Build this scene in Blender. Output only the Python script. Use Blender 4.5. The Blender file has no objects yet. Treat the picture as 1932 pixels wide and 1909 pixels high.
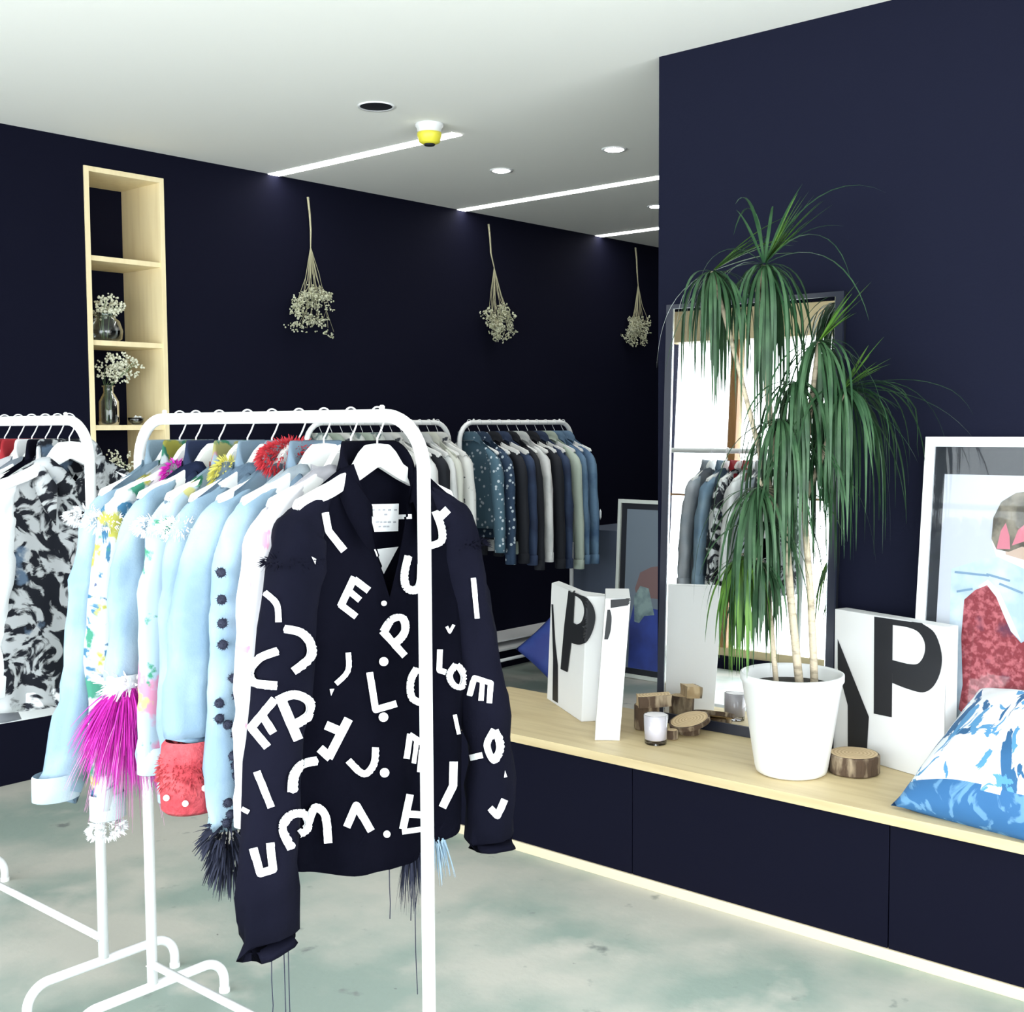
import bpy, bmesh, math, random
from mathutils import Vector, Matrix, noise
from mathutils.bvhtree import BVHTree
from mathutils.geometry import tessellate_polygon

# ------------------------------------------------------------------ camera, world, light
SC = bpy.context.scene
COL = SC.collection
PI = math.pi
FPX, YAW, PITCH, ROLL = 2291.25, math.radians(48.8419), math.radians(3.75427), math.radians(-0.311837)
EYE = Vector((0, 0, 1.5))
FWD = Vector((math.sin(YAW)*math.cos(PITCH), math.cos(YAW)*math.cos(PITCH), -math.sin(PITCH)))
_r = Vector((math.cos(YAW), -math.sin(YAW), 0)); _u = _r.cross(FWD)
RGT = _r*math.cos(ROLL)+_u*math.sin(ROLL); UPV = _u*math.cos(ROLL)-_r*math.sin(ROLL)
cam_d = bpy.data.cameras.new('camera'); cam = bpy.data.objects.new('camera', cam_d); COL.objects.link(cam)
cam_d.sensor_fit = 'HORIZONTAL'; cam_d.sensor_width = 36; cam_d.lens = FPX/1932*36
cam_d.clip_start = .05; cam_d.clip_end = 100
cam.matrix_world = Matrix(((RGT.x, UPV.x, -FWD.x, EYE.x), (RGT.y, UPV.y, -FWD.y, EYE.y), (RGT.z, UPV.z, -FWD.z, EYE.z), (0, 0, 0, 1)))
SC.camera = cam

world = bpy.data.worlds.new('world'); SC.world = world; world.use_nodes = True
bg = world.node_tree.nodes['Background']
bg.inputs[0].default_value = (0.93, 0.97, 1.0, 1); bg.inputs[1].default_value = 3.3
SC.view_settings.view_transform = 'Standard'; SC.view_settings.look = 'None'
SC.view_settings.gamma = 1; SC.view_settings.exposure = 1.16; SC.view_settings.use_curve_mapping = False

YF0 = -1.35
ZC, YB, XP, YPE, XW = 2.835, 5.24, 3.75, 2.557, -.75      # ceiling, back wall, partition face, partition end, window wall
def portal(name, loc, rot, sx, sy):
    l = bpy.data.lights.new(name, 'AREA'); l.shape = 'RECTANGLE'; l.size = sx; l.size_y = sy
    l.cycles.is_portal = True
    o = bpy.data.objects.new(name, l); o.location = loc; o.rotation_euler = rot; COL.objects.link(o)
portal('window_portal', (XW-.18, 1.9, 1.3), (0, -PI/2, 0), 2.6, 6.8)
portal('rear_portal', (1.5, YF0-.18, 1.4), (PI/2, 0, 0), 4.0, 2.5)

def ray(x, y): return ((x-966)*RGT-(y-954.5)*UPV+FPX*FWD)
def at(x, y, ax, val):
    d = ray(x, y); return EYE+d*((val-EYE[ax])/d[ax])

# ------------------------------------------------------------------ materials
MC = {}
def s2l(c): return tuple(((v/255)/12.92 if v/255 <= .04045 else ((v/255+.055)/1.055)**2.4) for v in c)
def mat(name, rgb=(.8, .8, .8), rough=.6, metal=0, emit=None, es=0, rgb2=None, scale=10, lo=.4, hi=.6, kind='noise',
        bump=0, bscale=60, spec=.5, stretch=(1, 1, 1), extra=None, trans=0, sheen=0, sub=0):
    if name in MC: return MC[name]
    m = bpy.data.materials.new(name); m.use_nodes = True; nt = m.node_tree; N = nt.nodes; L = nt.links
    b = N['Principled BSDF']; b.inputs['Base Color'].default_value = (*rgb, 1)
    b.inputs['Roughness'].default_value = rough; b.inputs['Metallic'].default_value = metal
    b.inputs['Specular IOR Level'].default_value = spec; b.inputs['Transmission Weight'].default_value = trans
    b.inputs['Sheen Weight'].default_value = sheen
    if emit: b.inputs['Emission Color'].default_value = (*emit, 1); b.inputs['Emission Strength'].default_value = es
    tc = N.new('ShaderNodeTexCoord'); mp = N.new('ShaderNodeMapping'); mp.inputs['Scale'].default_value = stretch
    L.new(tc.outputs['Object'], mp.inputs[0])
    col = None
    def layer(base, rgb2, scale, lo, hi, kind):
        if kind == 'noise':
            t = N.new('ShaderNodeTexNoise'); t.inputs['Scale'].default_value = scale; t.inputs['Detail'].default_value = 5; out = t.outputs['Fac']
        elif kind == 'dots':
            t = N.new('ShaderNodeTexVoronoi'); t.inputs['Scale'].default_value = scale; out = t.outputs['Distance']
        elif kind == 'marble':
            t = N.new('ShaderNodeTexNoise'); t.inputs['Scale'].default_value = scale; t.inputs['Detail'].default_value = 7
            t.inputs['Distortion'].default_value = 2.2; out = t.outputs['Fac']
        elif kind == 'rings':
            t = N.new('ShaderNodeTexWave'); t.wave_type = 'RINGS'; t.rings_direction = 'Z'; t.inputs['Scale'].default_value = scale
            t.inputs['Distortion'].default_value = 2.0; out = t.outputs['Fac']
        L.new(mp.outputs[0], t.inputs[0])
        r = N.new('ShaderNodeMapRange'); r.inputs[1].default_value = lo; r.inputs[2].default_value = hi
        L.new(out, r.inputs[0])
        mx = N.new('ShaderNodeMix'); mx.data_type = 'RGBA'; L.new(r.outputs[0], mx.inputs[0])
        if isinstance(base, tuple): mx.inputs[6].default_value = (*base, 1)
        else: L.new(base, mx.inputs[6])
        mx.inputs[7].default_value = (*rgb2, 1); return mx.outputs[2]
    if rgb2: col = layer(rgb, rgb2, scale, lo, hi, kind)
    for e in (extra or []): col = layer(col if col else rgb, *e)
    if col: L.new(col, b.inputs['Base Color'])
    if bump:
        t = N.new('ShaderNodeTexNoise'); t.inputs['Scale'].default_value = bscale; t.inputs['Detail'].default_value = 4; L.new(mp.outputs[0], t.inputs[0])
        bp = N.new('ShaderNodeBump'); bp.inputs['Strength'].default_value = bump; bp.inputs['Distance'].default_value = .01
        L.new(t.outputs['Fac'], bp.inputs['Height']); L.new(bp.outputs[0], b.inputs['Normal'])
    MC[name] = m; return m
WALL = mat('navy_wall_paint', (.0042, .0046, .0135), .85, spec=.08, bump=.05, bscale=90)
PART = mat('navy_partition_paint', (.0066, .0078, .0205), .8, spec=.10, bump=.05, bscale=90)
CEIL = mat('ceiling_paint', (.92, .92, .875), .9)
CONC = mat('polished_concrete', (.53, .52, .465), .42, rgb2=(.30, .37, .33), scale=1.7, lo=.42, hi=.60, bump=.08, bscale=40,
           extra=[((.56, .545, .49), 3.5, .56, .72, 'noise'), ((.20, .22, .21), 9, .66, .74, 'noise'), ((.10, .10, .10), 26, .73, .78, 'noise')])
WOOD = mat('pale_oak_board', (.66, .53, .305), .5, rgb2=(.55, .42, .225), scale=7, lo=.45, hi=.75, stretch=(4, .35, 4), bump=.04)
SHELFW = mat('shelf_oak', (.90, .76, .47), .5, rgb2=(.80, .65, .38), scale=7, lo=.45, hi=.8, stretch=(4, 4, .4))
TRIM = mat('pale_pine_trim', (.80, .68, .48), .5)
PANEL = mat('navy_panel', (.0036, .0038, .0120), .7, spec=.08)
WHITE = mat('white_powder_coat', (.88, .89, .90), .35)
PLAST = mat('white_plastic', (.88, .88, .87), .3)
WIRE = mat('white_wire', (.75, .76, .78), .3)
BLACK = mat('black_satin', (.008, .009, .012), .35)
CARD = mat('white_card', (.85, .85, .86), .55)
CARDG = mat('grey_card_edge', (.45, .47, .52), .6)
INK = mat('black_ink', (.010, .011, .016), .5)
POT = mat('white_ceramic', (.88, .89, .90), .3)
SOIL = mat('dark_soil', (.03, .025, .02), .9, bump=.6, bscale=80)
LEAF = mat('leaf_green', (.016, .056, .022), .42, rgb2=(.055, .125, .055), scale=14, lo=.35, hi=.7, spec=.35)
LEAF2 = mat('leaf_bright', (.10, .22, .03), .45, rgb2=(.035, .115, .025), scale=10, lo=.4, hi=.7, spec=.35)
BARKC = mat('cane_bark', (.62, .52, .38), .7, rgb2=(.34, .28, .20), scale=16, lo=.52, hi=.66, stretch=(1, 1, 3), bump=.3)
CUTW = mat('cut_wood', (.66, .50, .30), .6, rgb2=(.50, .35, .19), scale=28, lo=.3, hi=.8, kind='rings')
BARK = mat('brown_bark', (.085, .052, .032), .9, rgb2=(.36, .28, .19), scale=26, lo=.50, hi=.64, stretch=(1, 1, .3), bump=.8)
MIRR = mat('mirror_silver', (.93, .94, .94), .01, metal=1)
CHROME = mat('mirror_bevel', (.75, .80, .82), .12, metal=1)
EMW = mat('light_diffuser', (1, 1, 1), .5, emit=(1, 1, .97), es=9)
EMS = mat('spot_lens', (1, 1, 1), .5, emit=(1, .97, .92), es=30)
YEL = mat('yellow_plastic', (.80, .72, .06), .4)
FLOW = mat('gypsophila_white', (.74, .74, .60), .8)
FLOWD = mat('dried_flower', (.40, .41, .26), .8, rgb2=(.62, .62, .48), scale=40, lo=.4, hi=.6)
STEM = mat('dried_stem', (.36, .34, .22), .8)
STEMG = mat('green_stem', (.10, .16, .07), .7)
def glass(name, tint=(.9, .95, .96), gl=.12):
    if name in MC: return MC[name]
    m = bpy.data.materials.new(name); m.use_nodes = True; nt = m.node_tree; N = nt.nodes; L = nt.links; N.remove(N['Principled BSDF'])
    t = N.new('ShaderNodeBsdfTransparent'); t.inputs[0].default_value = (*tint, 1); g = N.new('ShaderNodeBsdfGlossy'); g.inputs['Roughness'].default_value = .02
    f = N.new('ShaderNodeFresnel'); f.inputs[0].default_value = 1.35; a = N.new('ShaderNodeMath'); a.operation = 'MULTIPLY'; a.inputs[1].default_value = gl*8
    L.new(f.outputs[0], a.inputs[0]); mx = N.new('ShaderNodeMixShader'); L.new(a.outputs[0], mx.inputs[0]); L.new(t.outputs[0], mx.inputs[1]); L.new(g.outputs[0], mx.inputs[2])
    L.new(mx.outputs[0], N['Material Output'].inputs[0]); MC[name] = m; return m
PANE = glass('window_glass', (.97, .99, .99), .06)
PGL = glass('picture_glass', (.97, .98, .99), .09)
VGL = glass('vase_glass', (.80, .86, .88), .5)

# ------------------------------------------------------------------ mesh helpers
def obj(name, bm, m=None, parent=None, smooth=False, mats=None):
    me = bpy.data.meshes.new(name); bmesh.ops.recalc_face_normals(bm, faces=bm.faces[:])
    bm.to_mesh(me); bm.free()
    for mm in (mats or [m]):
        if mm: me.materials.append(mm)
    if smooth: me.polygons.foreach_set('use_smooth', [True]*len(me.polygons))
    o = bpy.data.objects.new(name, me); COL.objects.link(o)
    if parent: o.parent = parent
    return o
def tag(o, label, cat, group=None):
    o['label'] = label; o['category'] = cat
    if group: o['group'] = group
    return o
def thing(name, label, cat, loc=(0, 0, 0), rz=0, group=None, rx=0, ry=0):
    o = bpy.data.objects.new(name, None); COL.objects.link(o); o.location = loc; o.rotation_euler = (rx, ry, rz)
    o.empty_display_size = .1
    return tag(o, label, cat, group)
def struct(name, bm, m, parent=None, **k):
    o = obj(name, bm, m, parent, **k)
    if not parent: o['kind'] = 'structure'
    return o
def NB(): return bmesh.new()
def box(bm, lo, hi, mi=0):
    x0, y0, z0 = lo; x1, y1, z1 = hi
    v = [bm.verts.new(p) for p in ((x0, y0, z0), (x1, y0, z0), (x1, y1, z0), (x0, y1, z0), (x0, y0, z1), (x1, y0, z1), (x1, y1, z1), (x0, y1, z1))]
    for f in ((0, 3, 2, 1), (4, 5, 6, 7), (0, 1, 5, 4), (1, 2, 6, 5), (2, 3, 7, 6), (3, 0, 4, 7)):
        bm.faces.new([v[i] for i in f]).material_index = mi
    return bm
def bevel(bm, w=.003, seg=2):
    bmesh.ops.bevel(bm, geom=bm.edges[:], offset=w, segments=seg, affect='EDGES', profile=.5); return bm
def bbox(lo, hi, w=.003): return bevel(box(NB(), lo, hi), w)
def tube(bm, pts, r, n=10, cap=True, closed=False, up=None):
    pts = [Vector(p) for p in pts]; rings = []
    rad = r if isinstance(r, (list, tuple)) else [r]*len(pts)
    prev = None
    for i, p in enumerate(pts):
        a = pts[i-1] if i > 0 else (pts[-1] if closed else p); b = pts[i+1] if i < len(pts)-1 else (pts[0] if closed else p)
        d = (b-a).normalized()
        if prev is None:
            s = d.orthogonal().normalized()
        else:
            s = (prev-d*prev.dot(d)); s = s.normalized() if s.length > 1e-6 else d.orthogonal().normalized()
        prev = s; t = d.cross(s)
        rings.append([bm.verts.new(p+(s*math.cos(2*PI*k/n)+t*math.sin(2*PI*k/n))*rad[i]) for k in range(n)])
    m = len(rings)
    for i in range(m if closed else m-1):
        A, B = rings[i], rings[(i+1) % m]
        for k in range(n): bm.faces.new((A[k], A[(k+1) % n], B[(k+1) % n], B[k]))
    if cap and not closed: bm.faces.new(rings[0][::-1]); bm.faces.new(rings[-1])
    return bm
def lathe(bm, prof, n=32, c=(0, 0, 0), cap0=True, cap1=True):
    c = Vector(c); rings = [[bm.verts.new(c+Vector((r*math.cos(2*PI*k/n), r*math.sin(2*PI*k/n), z))) for k in range(n)] for r, z in prof]
    for A, B in zip(rings, rings[1:]):
        for k in range(n): bm.faces.new((A[k], A[(k+1) % n], B[(k+1) % n], B[k]))
    if cap0: bm.faces.new(rings[0][::-1])
    if cap1: bm.faces.new(rings[-1])
    return bm
def prism(bm, poly, z0, z1, ax=2):
    """extrude a 2-D polygon; ax = extrusion axis"""
    def P(a, b, h): return {2: (a, b, h), 1: (a, h, b), 0: (h, a, b)}[ax]
    lo = [bm.verts.new(P(a, b, z0)) for a, b in poly]; hi = [bm.verts.new(P(a, b, z1)) for a, b in poly]
    n = len(poly)
    for k in range(n): bm.faces.new((lo[k], lo[(k+1) % n], hi[(k+1) % n], hi[k]))
    for t in tessellate_polygon([[Vector((a, b, 0)) for a, b in poly]]):
        bm.faces.new([lo[i] for i in t]); bm.faces.new([hi[i] for i in t][::-1])
    return bm
def blob(bm, c, r, sub=1):
    s = bmesh.ops.create_icosphere(bm, subdivisions=sub, radius=1)
    r = r if isinstance(r, (list, tuple)) else (r, r, r)
    for v in s['verts']: v.co = Vector((v.co.x*r[0]+c[0], v.co.y*r[1]+c[1], v.co.z*r[2]+c[2]))
    return bm
def arc(c, r, a0, a1, n, plane='yz'):
    out = []
    for i in range(n+1):
        a = a0+(a1-a0)*i/n; u, v = r*math.cos(a), r*math.sin(a)
        out.append((c[0], c[1]+u, c[2]+v) if plane == 'yz' else (c[0]+u, c[1], c[2]+v))
    return out

# ------------------------------------------------------------------ room
XR, YF = 9.2, -1.35
struct('floor', box(NB(), (XW-.2, YF-.2, -.1), (XR, YB+.6, 0)), CONC)
struct('ceiling', box(NB(), (XW-.2, YF-.2, ZC), (XR, YB+.6, ZC+.12)), CEIL)
SX0, SX1, SZ0, SZ1, SD = 2.995, 3.417, .30, 2.715, .34
def recess_depth():
    return SD
b = NB()
box(b, (XW-.2, YB, 0), (SX0, YB+.2, ZC)); box(b, (SX1, YB, 0), (XR, YB+.2, ZC))
box(b, (SX0, YB, 0), (SX1, YB+.2, SZ0)); box(b, (SX0, YB, SZ1), (SX1, YB+.2, ZC))
box(b, (SX0-.05, YB+SD, 0), (SX1+.05, YB+SD+.05, ZC))
struct('wall_back', b, WALL)
struct('wall_partition', box(NB(), (XP, YF, 0), (XP+.16, YPE, ZC)), PART)
struct('wall_right', box(NB(), (XR-.1, YF, 0), (XR, YB, ZC)), WALL)
b = NB(); box(b, (XW-.2, YF-.15, 0), (-.6, YF, ZC)); box(b, (3.6, YF-.15, 0), (XR, YF, ZC)); box(b, (-.6, YF-.15, 2.72), (3.6, YF, ZC))
struct('wall_front', b, WALL)
# window wall along the left
b = NB(); box(b, (XW-.15, YF, 0), (XW, YB, .10)); box(b, (XW-.15, YF, 2.74), (XW, YB, ZC)); box(b, (XW-.15, 5.20, .1), (XW, YB, 2.74))
struct('wall_left', b, WALL)
WFR = mat('brown_window_frame', (.34, .17, .06), .5, rgb2=(.26, .12, .04), scale=8, lo=.4, hi=.7, stretch=(4, 4, .5))
WFT = mat('tan_window_beam', (.62, .50, .30), .5)
w = struct('window_1', box(NB(), (XW-.10, YF, .10), (XW-.02, 5.20, .16)), WFT)
struct('window_beam', box(NB(), (XW-.11, YF, 2.50), (XW-.0, 5.20, 2.74)), WFT, w)
for y in (.3, 2.3, 4.62):
    struct('mullion', box(NB(), (XW-.10, y-.035, .16), (XW-.01, y+.035, 2.5)), WFR, w)
struct('glazing_bar', box(NB(), (XW-.07, YF, 1.30), (XW-.05, 5.2, 1.318)), WFR, w)
struct('pane', box(NB(), (XW-.062, YF, .16), (XW-.058, 5.20, 2.5)), PANE, w)
w2 = struct('window_2', box(NB(), (-.6, YF-.12, 0), (3.6, YF-.04, .08)), WFT)
for x in (-.57, 1.5, 3.57): struct('mullion', box(NB(), (x-.03, YF-.12, .08), (x+.03, YF-.03, 2.72)), WFR, w2)
struct('pane', box(NB(), (-.6, YF-.08, .08), (3.6, YF-.076, 2.72)), PANE, w2)

# dark plinth along the back wall and the low ledge beyond the racks
o = obj('wall_plinth', bbox((1.2, 4.925, 0), (3.9, YB, .56)), PANEL)
tag(o, 'low black plinth along the base of the back wall behind the left rack', 'plinth')
t = thing('low_ledge', 'low dark ledge with pale edges at the foot of the back wall', 'ledge', (0, 0, 0))
obj('base', bbox((5.35, 4.97, 0), (7.6, YB, .115)), PANEL, t)
obj('pale_edge', bbox((5.33, 4.93, .115), (7.6, YB-.002, .128), .002), CARD, t)
obj('upper_edge', bbox((5.36, 4.99, .158), (7.6, YB-.002, .168), .002), CARD, t)
obj('leg', bbox((5.33, 4.93, .06), (5.345, 4.95, .1145), .001), CARD, t)
obj('support_block', bbox((5.5, 5.05, .1285), (5.53, 5.2, .1575), .001), CARDG, t)

# ------------------------------------------------------------------ shelf niche in the back wall
t = thing('niche_shelf', 'tall narrow pale wooden niche shelf set into the dark back wall', 'shelf', (0, 0, 0))
T = .024
obj('side_panel', bbox((SX0, YB-.008, SZ0), (SX0+T, YB+SD, SZ1), .001), SHELFW, t)
obj('side_panel', bbox((SX1-T, YB-.008, SZ0), (SX1, YB+SD, SZ1), .001), SHELFW, t)
obj('top_panel', bbox((SX0+T, YB-.008, SZ1-T), (SX1-T, YB+SD, SZ1), .001), SHELFW, t)
obj('bottom_panel', bbox((SX0+T, YB-.008, SZ0), (SX1-T, YB+SD, SZ0+T), .001), SHELFW, t)
SHZ = [2.308, 1.915, 1.516, 1.115, .71]
for z in SHZ: obj('shelf_board', bbox((SX0+T, YB+.004, z-T), (SX1-T, YB+SD-.005, z), .001), SHELFW, t)
obj('back_panel', box(NB(), (SX0+T, YB+SD-.004, SZ0+T), (SX1-T, YB+SD, SZ1-T)), WALL, t)

def umbels(bm, c, rad, n, rnd, size=.006, bias=(1, 1, 1)):
    for i in range(n):
        a, e, q = rnd.uniform(0, 2*PI), math.acos(rnd.uniform(-1, 1)), rnd.random()**.45
        p = Vector((math.sin(e)*math.cos(a)*bias[0], math.sin(e)*math.sin(a)*bias[1], math.cos(e)*bias[2]))*rad*q+Vector(c)
        for k in range(rnd.randint(2, 4)):
            blob(bm, p+Vector([rnd.uniform(-1, 1)*size*1.6 for _ in range(3)]), size*rnd.uniform(.6, 1.1), 1)
    return bm
def vase(x, y, z, prof, label, head, n, seed, hr=.07, bias=(1, .9, .8), sc=1):
    rnd = random.Random(seed)
    t = thing('flower_vase', label, 'vase', (x, y, z+.0005), group=None)
    b = lathe(NB(), prof, 24, cap0=True, cap1=False); obj('jar', b, VGL, t, smooth=True)
    r1, z1 = prof[-1]
    b = lathe(NB(), [(r1+.001, z1-.006), (r1+.004, z1-.003), (r1+.001, z1+.001)], 24, cap0=False, cap1=False); obj('rim', b, VGL, t, True)
    b = NB()
    for i in range(9):
        a = rnd.uniform(0, 2*PI); tube(b, [(0.01*math.cos(a), .01*math.sin(a), .01), (r1*.6*math.cos(a), r1*.6*math.sin(a), z1), (hr*.7*math.cos(a)*bias[0]+head[0], hr*.6*math.sin(a)+head[1], head[2]-z+rnd.uniform(-.02, .03))], .0012, 5)
    obj('stems', b, STEMG, t)
    obj('flowers', umbels(NB(), (head[0], head[1], head[2]-z), hr, n, rnd, .0055, bias), FLOW, t); t.scale = (sc, sc, sc)
    return t
rp = [(.045, 0), (.062, .01), (.066, .04), (.055, .075), (.036, .09), (.038, .10)]
bp = [(.040, 0), (.044, .012), (.044, .10), (.030, .128), (.022, .14), (.022, .165), (.026, .17)]
vase(3.135, YB+.09, SHZ[1], rp, 'small round glass jar of white flowers on the second shelf of the niche', (.02, 0, SHZ[1]+.125), 75, 3, .058, sc=1.3)
vase(3.145, YB+.09, SHZ[2], bp, 'glass bottle of white gypsophila on the third shelf of the niche', (.04, -.02, SHZ[2]+.245), 150, 4, .105, (1.05, .6, .62), sc=1.12)
vase(3.165, YB+.10, SHZ[3], rp, 'glass jar of dried flowers low in the niche behind the white rack', (.0, -.02, SHZ[3]+.20), 90, 5, .10, (1.1, .7, .9))
t = thing('glass_dish', 'small clear glass dish beside the bottle on the third niche shelf', 'dish', (3.275, YB+.06, SHZ[2]+.0005))
obj('bowl', lathe(NB(), [(.02, 0), (.035, .012), (.04, .035), (.038, .036), (.033, .014), (.018, .004)], 20), VGL, t, True)
obj('pebbles', umbels(NB(), (0, 0, .026), .026, 12, random.Random(2), .006, (1, 1, .5)), PLAST, t)

# ------------------------------------------------------------------ ceiling fittings
def strip(x0, y0, y1, label):
    t = thing('linear_light', label, 'ceiling light', ((x0+.035), (y0+y1)/2, ZC))
    h = (y1-y0)/2
    b = NB(); box(b, (-.042, -h, -.002), (-.035, h, -.0005)); box(b, (.035, -h, -.002), (.042, h, -.0005)); obj('trim_frame', b, WHITE, t)
    obj('diffuser', box(NB(), (-.035, -h, -.004), (.035, h, -.0005)), EMW, t)
strip(4.055, 3.90, 5.238, 'nearest recessed light strip in the ceiling, ending at the smoke detector')
strip(5.495, 2.0, 5.238, 'middle of the three light strips on the ceiling, cut off by the partition')
strip(6.90, 2.0, 5.238, 'farthest short-looking light strip on the ceiling, beside the partition edge')
for (x, y), lb in zip(((4.822, 4.276), (4.828, 3.551), (6.247, 4.271)), ('round ceiling spotlight between the first two light strips, left of the pair', 'round ceiling spotlight nearer the partition, right of the pair', 'small ceiling spotlight half hidden by the partition edge')):
    t = thing('downlight', lb, 'spotlight', (x, y, ZC), group='ceiling spotlights')
    obj('ring', lathe(NB(), [(.045, -.0005), (.062, -.0005), (.06, -.006), (.045, -.004)], 28, cap0=False, cap1=False), WHITE, t, True)
    obj('lens', lathe(NB(), [(.044, -.003), (.042, -.007), (.02, -.009)], 24), EMS, t, True)
t = thing('smoke_detector', 'round white smoke detector with a yellow dust cap on the ceiling', 'smoke detector', (3.88, 3.865, ZC))
obj('base', lathe(NB(), [(.062, -.0005), (.062, -.012), (.055, -.018), (.052, -.038)], 32), WHITE, t, True)
obj('dust_cap', lathe(NB(), [(.0535, -.039), (.0545, -.05), (.046, -.08), (.03, -.088)], 32), YEL, t, True)
obj('sensor', lathe(NB(), [(.026, -.0885), (.022, -.095)], 20), INK, t, True)
t = thing('ceiling_speaker', 'dark round open fitting in the white ceiling left of the smoke detector', 'ceiling fitting', (3.519, 3.816, ZC))
obj('ring', lathe(NB(), [(.068, -.0005), (.078, -.0005), (.076, -.006), (.068, -.004)], 32, cap0=False, cap1=False), WHITE, t, True)
obj('recess', lathe(NB(), [(.067, -.002), (.0, -.0021)], 32, cap0=False, cap1=False), INK, t)

# ------------------------------------------------------------------ dried bunches hung on the back wall
def bunch(px, py, seed, lean, label):
    rnd = random.Random(seed); p = at(px, py, 1, YB-.02)
    t = thing('dried_bunch', label, 'dried flowers', p, group='dried flower bunches hung upside down on the back wall')
    obj('nail', tube(NB(), [(0, .019, -.012), (0, -.012, -.010)], .003, 8), CHROME, t)
    fork = Vector((.02+lean*.02, -.02, -.27))
    b = tube(NB(), [(0, -.004, 0), (.004, -.012, -.09), (.008, -.014, -.18), fork], [.0065, .0055, .005, .003], 8); obj('main_stem', b, STEM, t)
    b = NB(); cc = []
    for i in range(15):
        e = Vector((rnd.uniform(-.12, .13)+lean*.02, rnd.uniform(-.10, -.02), rnd.uniform(-.50, -.66)))
        m = fork.lerp(e, .5)+Vector((rnd.uniform(-.015, .015), 0, -.02))
        tube(b, [fork, m, e], [.0022, .0017, .001], 5); cc.append(e)
        for k in range(3):
            f = e+Vector((rnd.uniform(-.05, .05), rnd.uniform(-.02, .03), rnd.uniform(-.07, .0))); tube(b, [m.lerp(e, .7), f], .0009, 4); cc.append(f)
    obj('twigs', b, STEM, t)
    b = NB()
    for c in cc: umbels(b, (c.x+lean*.25*(-.55-c.z), min(c.y, -.01), c.z), .036, 6, rnd, .0052)
    obj('flower_heads', b, FLOWD, t)
bunch(580, 372, 11, -1, 'dried white flower bunch hanging nearest the wooden niche shelf')
bunch(921, 423, 12, .6, 'middle dried flower bunch, hanging upside down under the second light strip')
bunch(1198, 467, 13, -.4, 'dried flower bunch hanging beside the partition edge')

# ------------------------------------------------------------------ bench
BX0, BX1, BY0, BY1 = 3.185, XP-.001, -1.25, 3.30
t = thing('display_bench', 'long low bench with a pale wooden top and dark navy front under the mirror', 'bench', (BX0, 1.2, 0))
def inb(lo, hi, w=.0015): return bbox(tuple(Vector(lo)-Vector((BX0, 1.2, 0))), tuple(Vector(hi)-Vector((BX0, 1.2, 0))), w)
b = inb((BX0-.012, BY0, .39), (BX1, BY1, .42)); obj('bench_top', b, WOOD, t)
seams = [BY0, -.40, .50, 1.394, 2.270, 3.285]
for a, c in zip(seams, seams[1:]): obj('front_panel', inb((BX0, a+.0015, .034), (BX0+.018, c-.0015, .3895)), PANEL, t)
obj('carcass', inb((BX0+.019, BY0, .0), (BX1, BY1-.01, .389)), PANEL, t)
obj('skirting', inb((BX0-.006, BY0, 0), (BX0+.018, BY1-.01, .033)), TRIM, t)

# ------------------------------------------------------------------ mirror
mh, mw = 1.515, .68; lean = math.asin(.060/mh)
t = thing('standing_mirror', 'tall dark framed mirror leaning on the navy wall behind the plant', 'mirror', (3.648, 2.49, .4205), ry=lean, rz=math.radians(1.3))
# local: x out of wall (towards +X), y along -Y, z up
obj('back_board', box(NB(), (.006, -mw, .0), (.022, 0, mh)), BLACK, t)
FRM = mat('navy_mirror_frame', (.014, .017, .032), .35)
fw = .045
b = NB(); box(b, (-.004, -mw, 0), (.0055, 0, fw*.8)); box(b, (-.004, -mw, mh-fw*.35), (.0055, 0, mh)); box(b, (-.004, -fw*.6, fw*.8), (.0055, 0, mh-fw*.35)); box(b, (-.004, -mw, fw*.8), (.0055, -mw+fw*.6, mh-fw*.35))
obj('frame', b, FRM, t)
b = NB(); bz = .004
box(b, (-.002, -mw+fw*.6, fw*.8), (.0050, -mw+fw*.6+bz, mh-fw*.35)); box(b, (-.002, -fw*.6-bz, fw*.8), (.0050, -fw*.6, mh-fw*.35))
obj('bevel', b, CHROME, t)
obj('glass', box(NB(), (.001, -mw+fw*.6+bz, fw*.8), (.005, -fw*.6-bz, mh-fw*.35)), MIRR, t)

# ------------------------------------------------------------------ decals: printed shapes laid on a real surface
def stroke(pts, w):
    """polyline of 2-D points -> list of quads + joints"""
    out = []; P = [Vector(p) for p in pts]
    for a, c in zip(P, P[1:]):
        d = (c-a); n = Vector((-d.y, d.x)).normalized()*w/2; e = d.normalized()*0
        out.append([tuple(a+n), tuple(a-n), tuple(c-n), tuple(c+n)])
    for p in P[1:-1]: out.append([(p.x+w/2*math.cos(k*PI/4), p.y+w/2*math.sin(k*PI/4)) for k in range(8)])
    return out
def curve2(pts, n=5):
    P = [Vector(p) for p in pts]; out = []
    for i in range(len(P)-1):
        p0 = P[max(i-1, 0)]; p1 = P[i]; p2 = P[i+1]; p3 = P[min(i+2, len(P)-1)]
        for k in range(n):
            s = k/n; out.append(tuple(.5*((2*p1)+(p2-p0)*s+(2*p0-5*p1+4*p2-p3)*s*s+(3*p1-p0-3*p2+p3)*s**3)))
    out.append(tuple(P[-1])); return out
def disc2(c, rx, ry=None, n=14): ry = ry or rx; return [(c[0]+rx*math.cos(2*PI*k/n), c[1]+ry*math.sin(2*PI*k/n)) for k in range(n)]
def bvh_of(objs):
    vs, fs = [], []
    for o in objs:
        mw_ = o.matrix_world; off = len(vs); vs += [mw_ @ v.co for v in o.data.vertices]; fs += [[off+i for i in p.vertices] for p in o.data.polygons]
    return BVHTree.FromPolygons(vs, fs)
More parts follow.
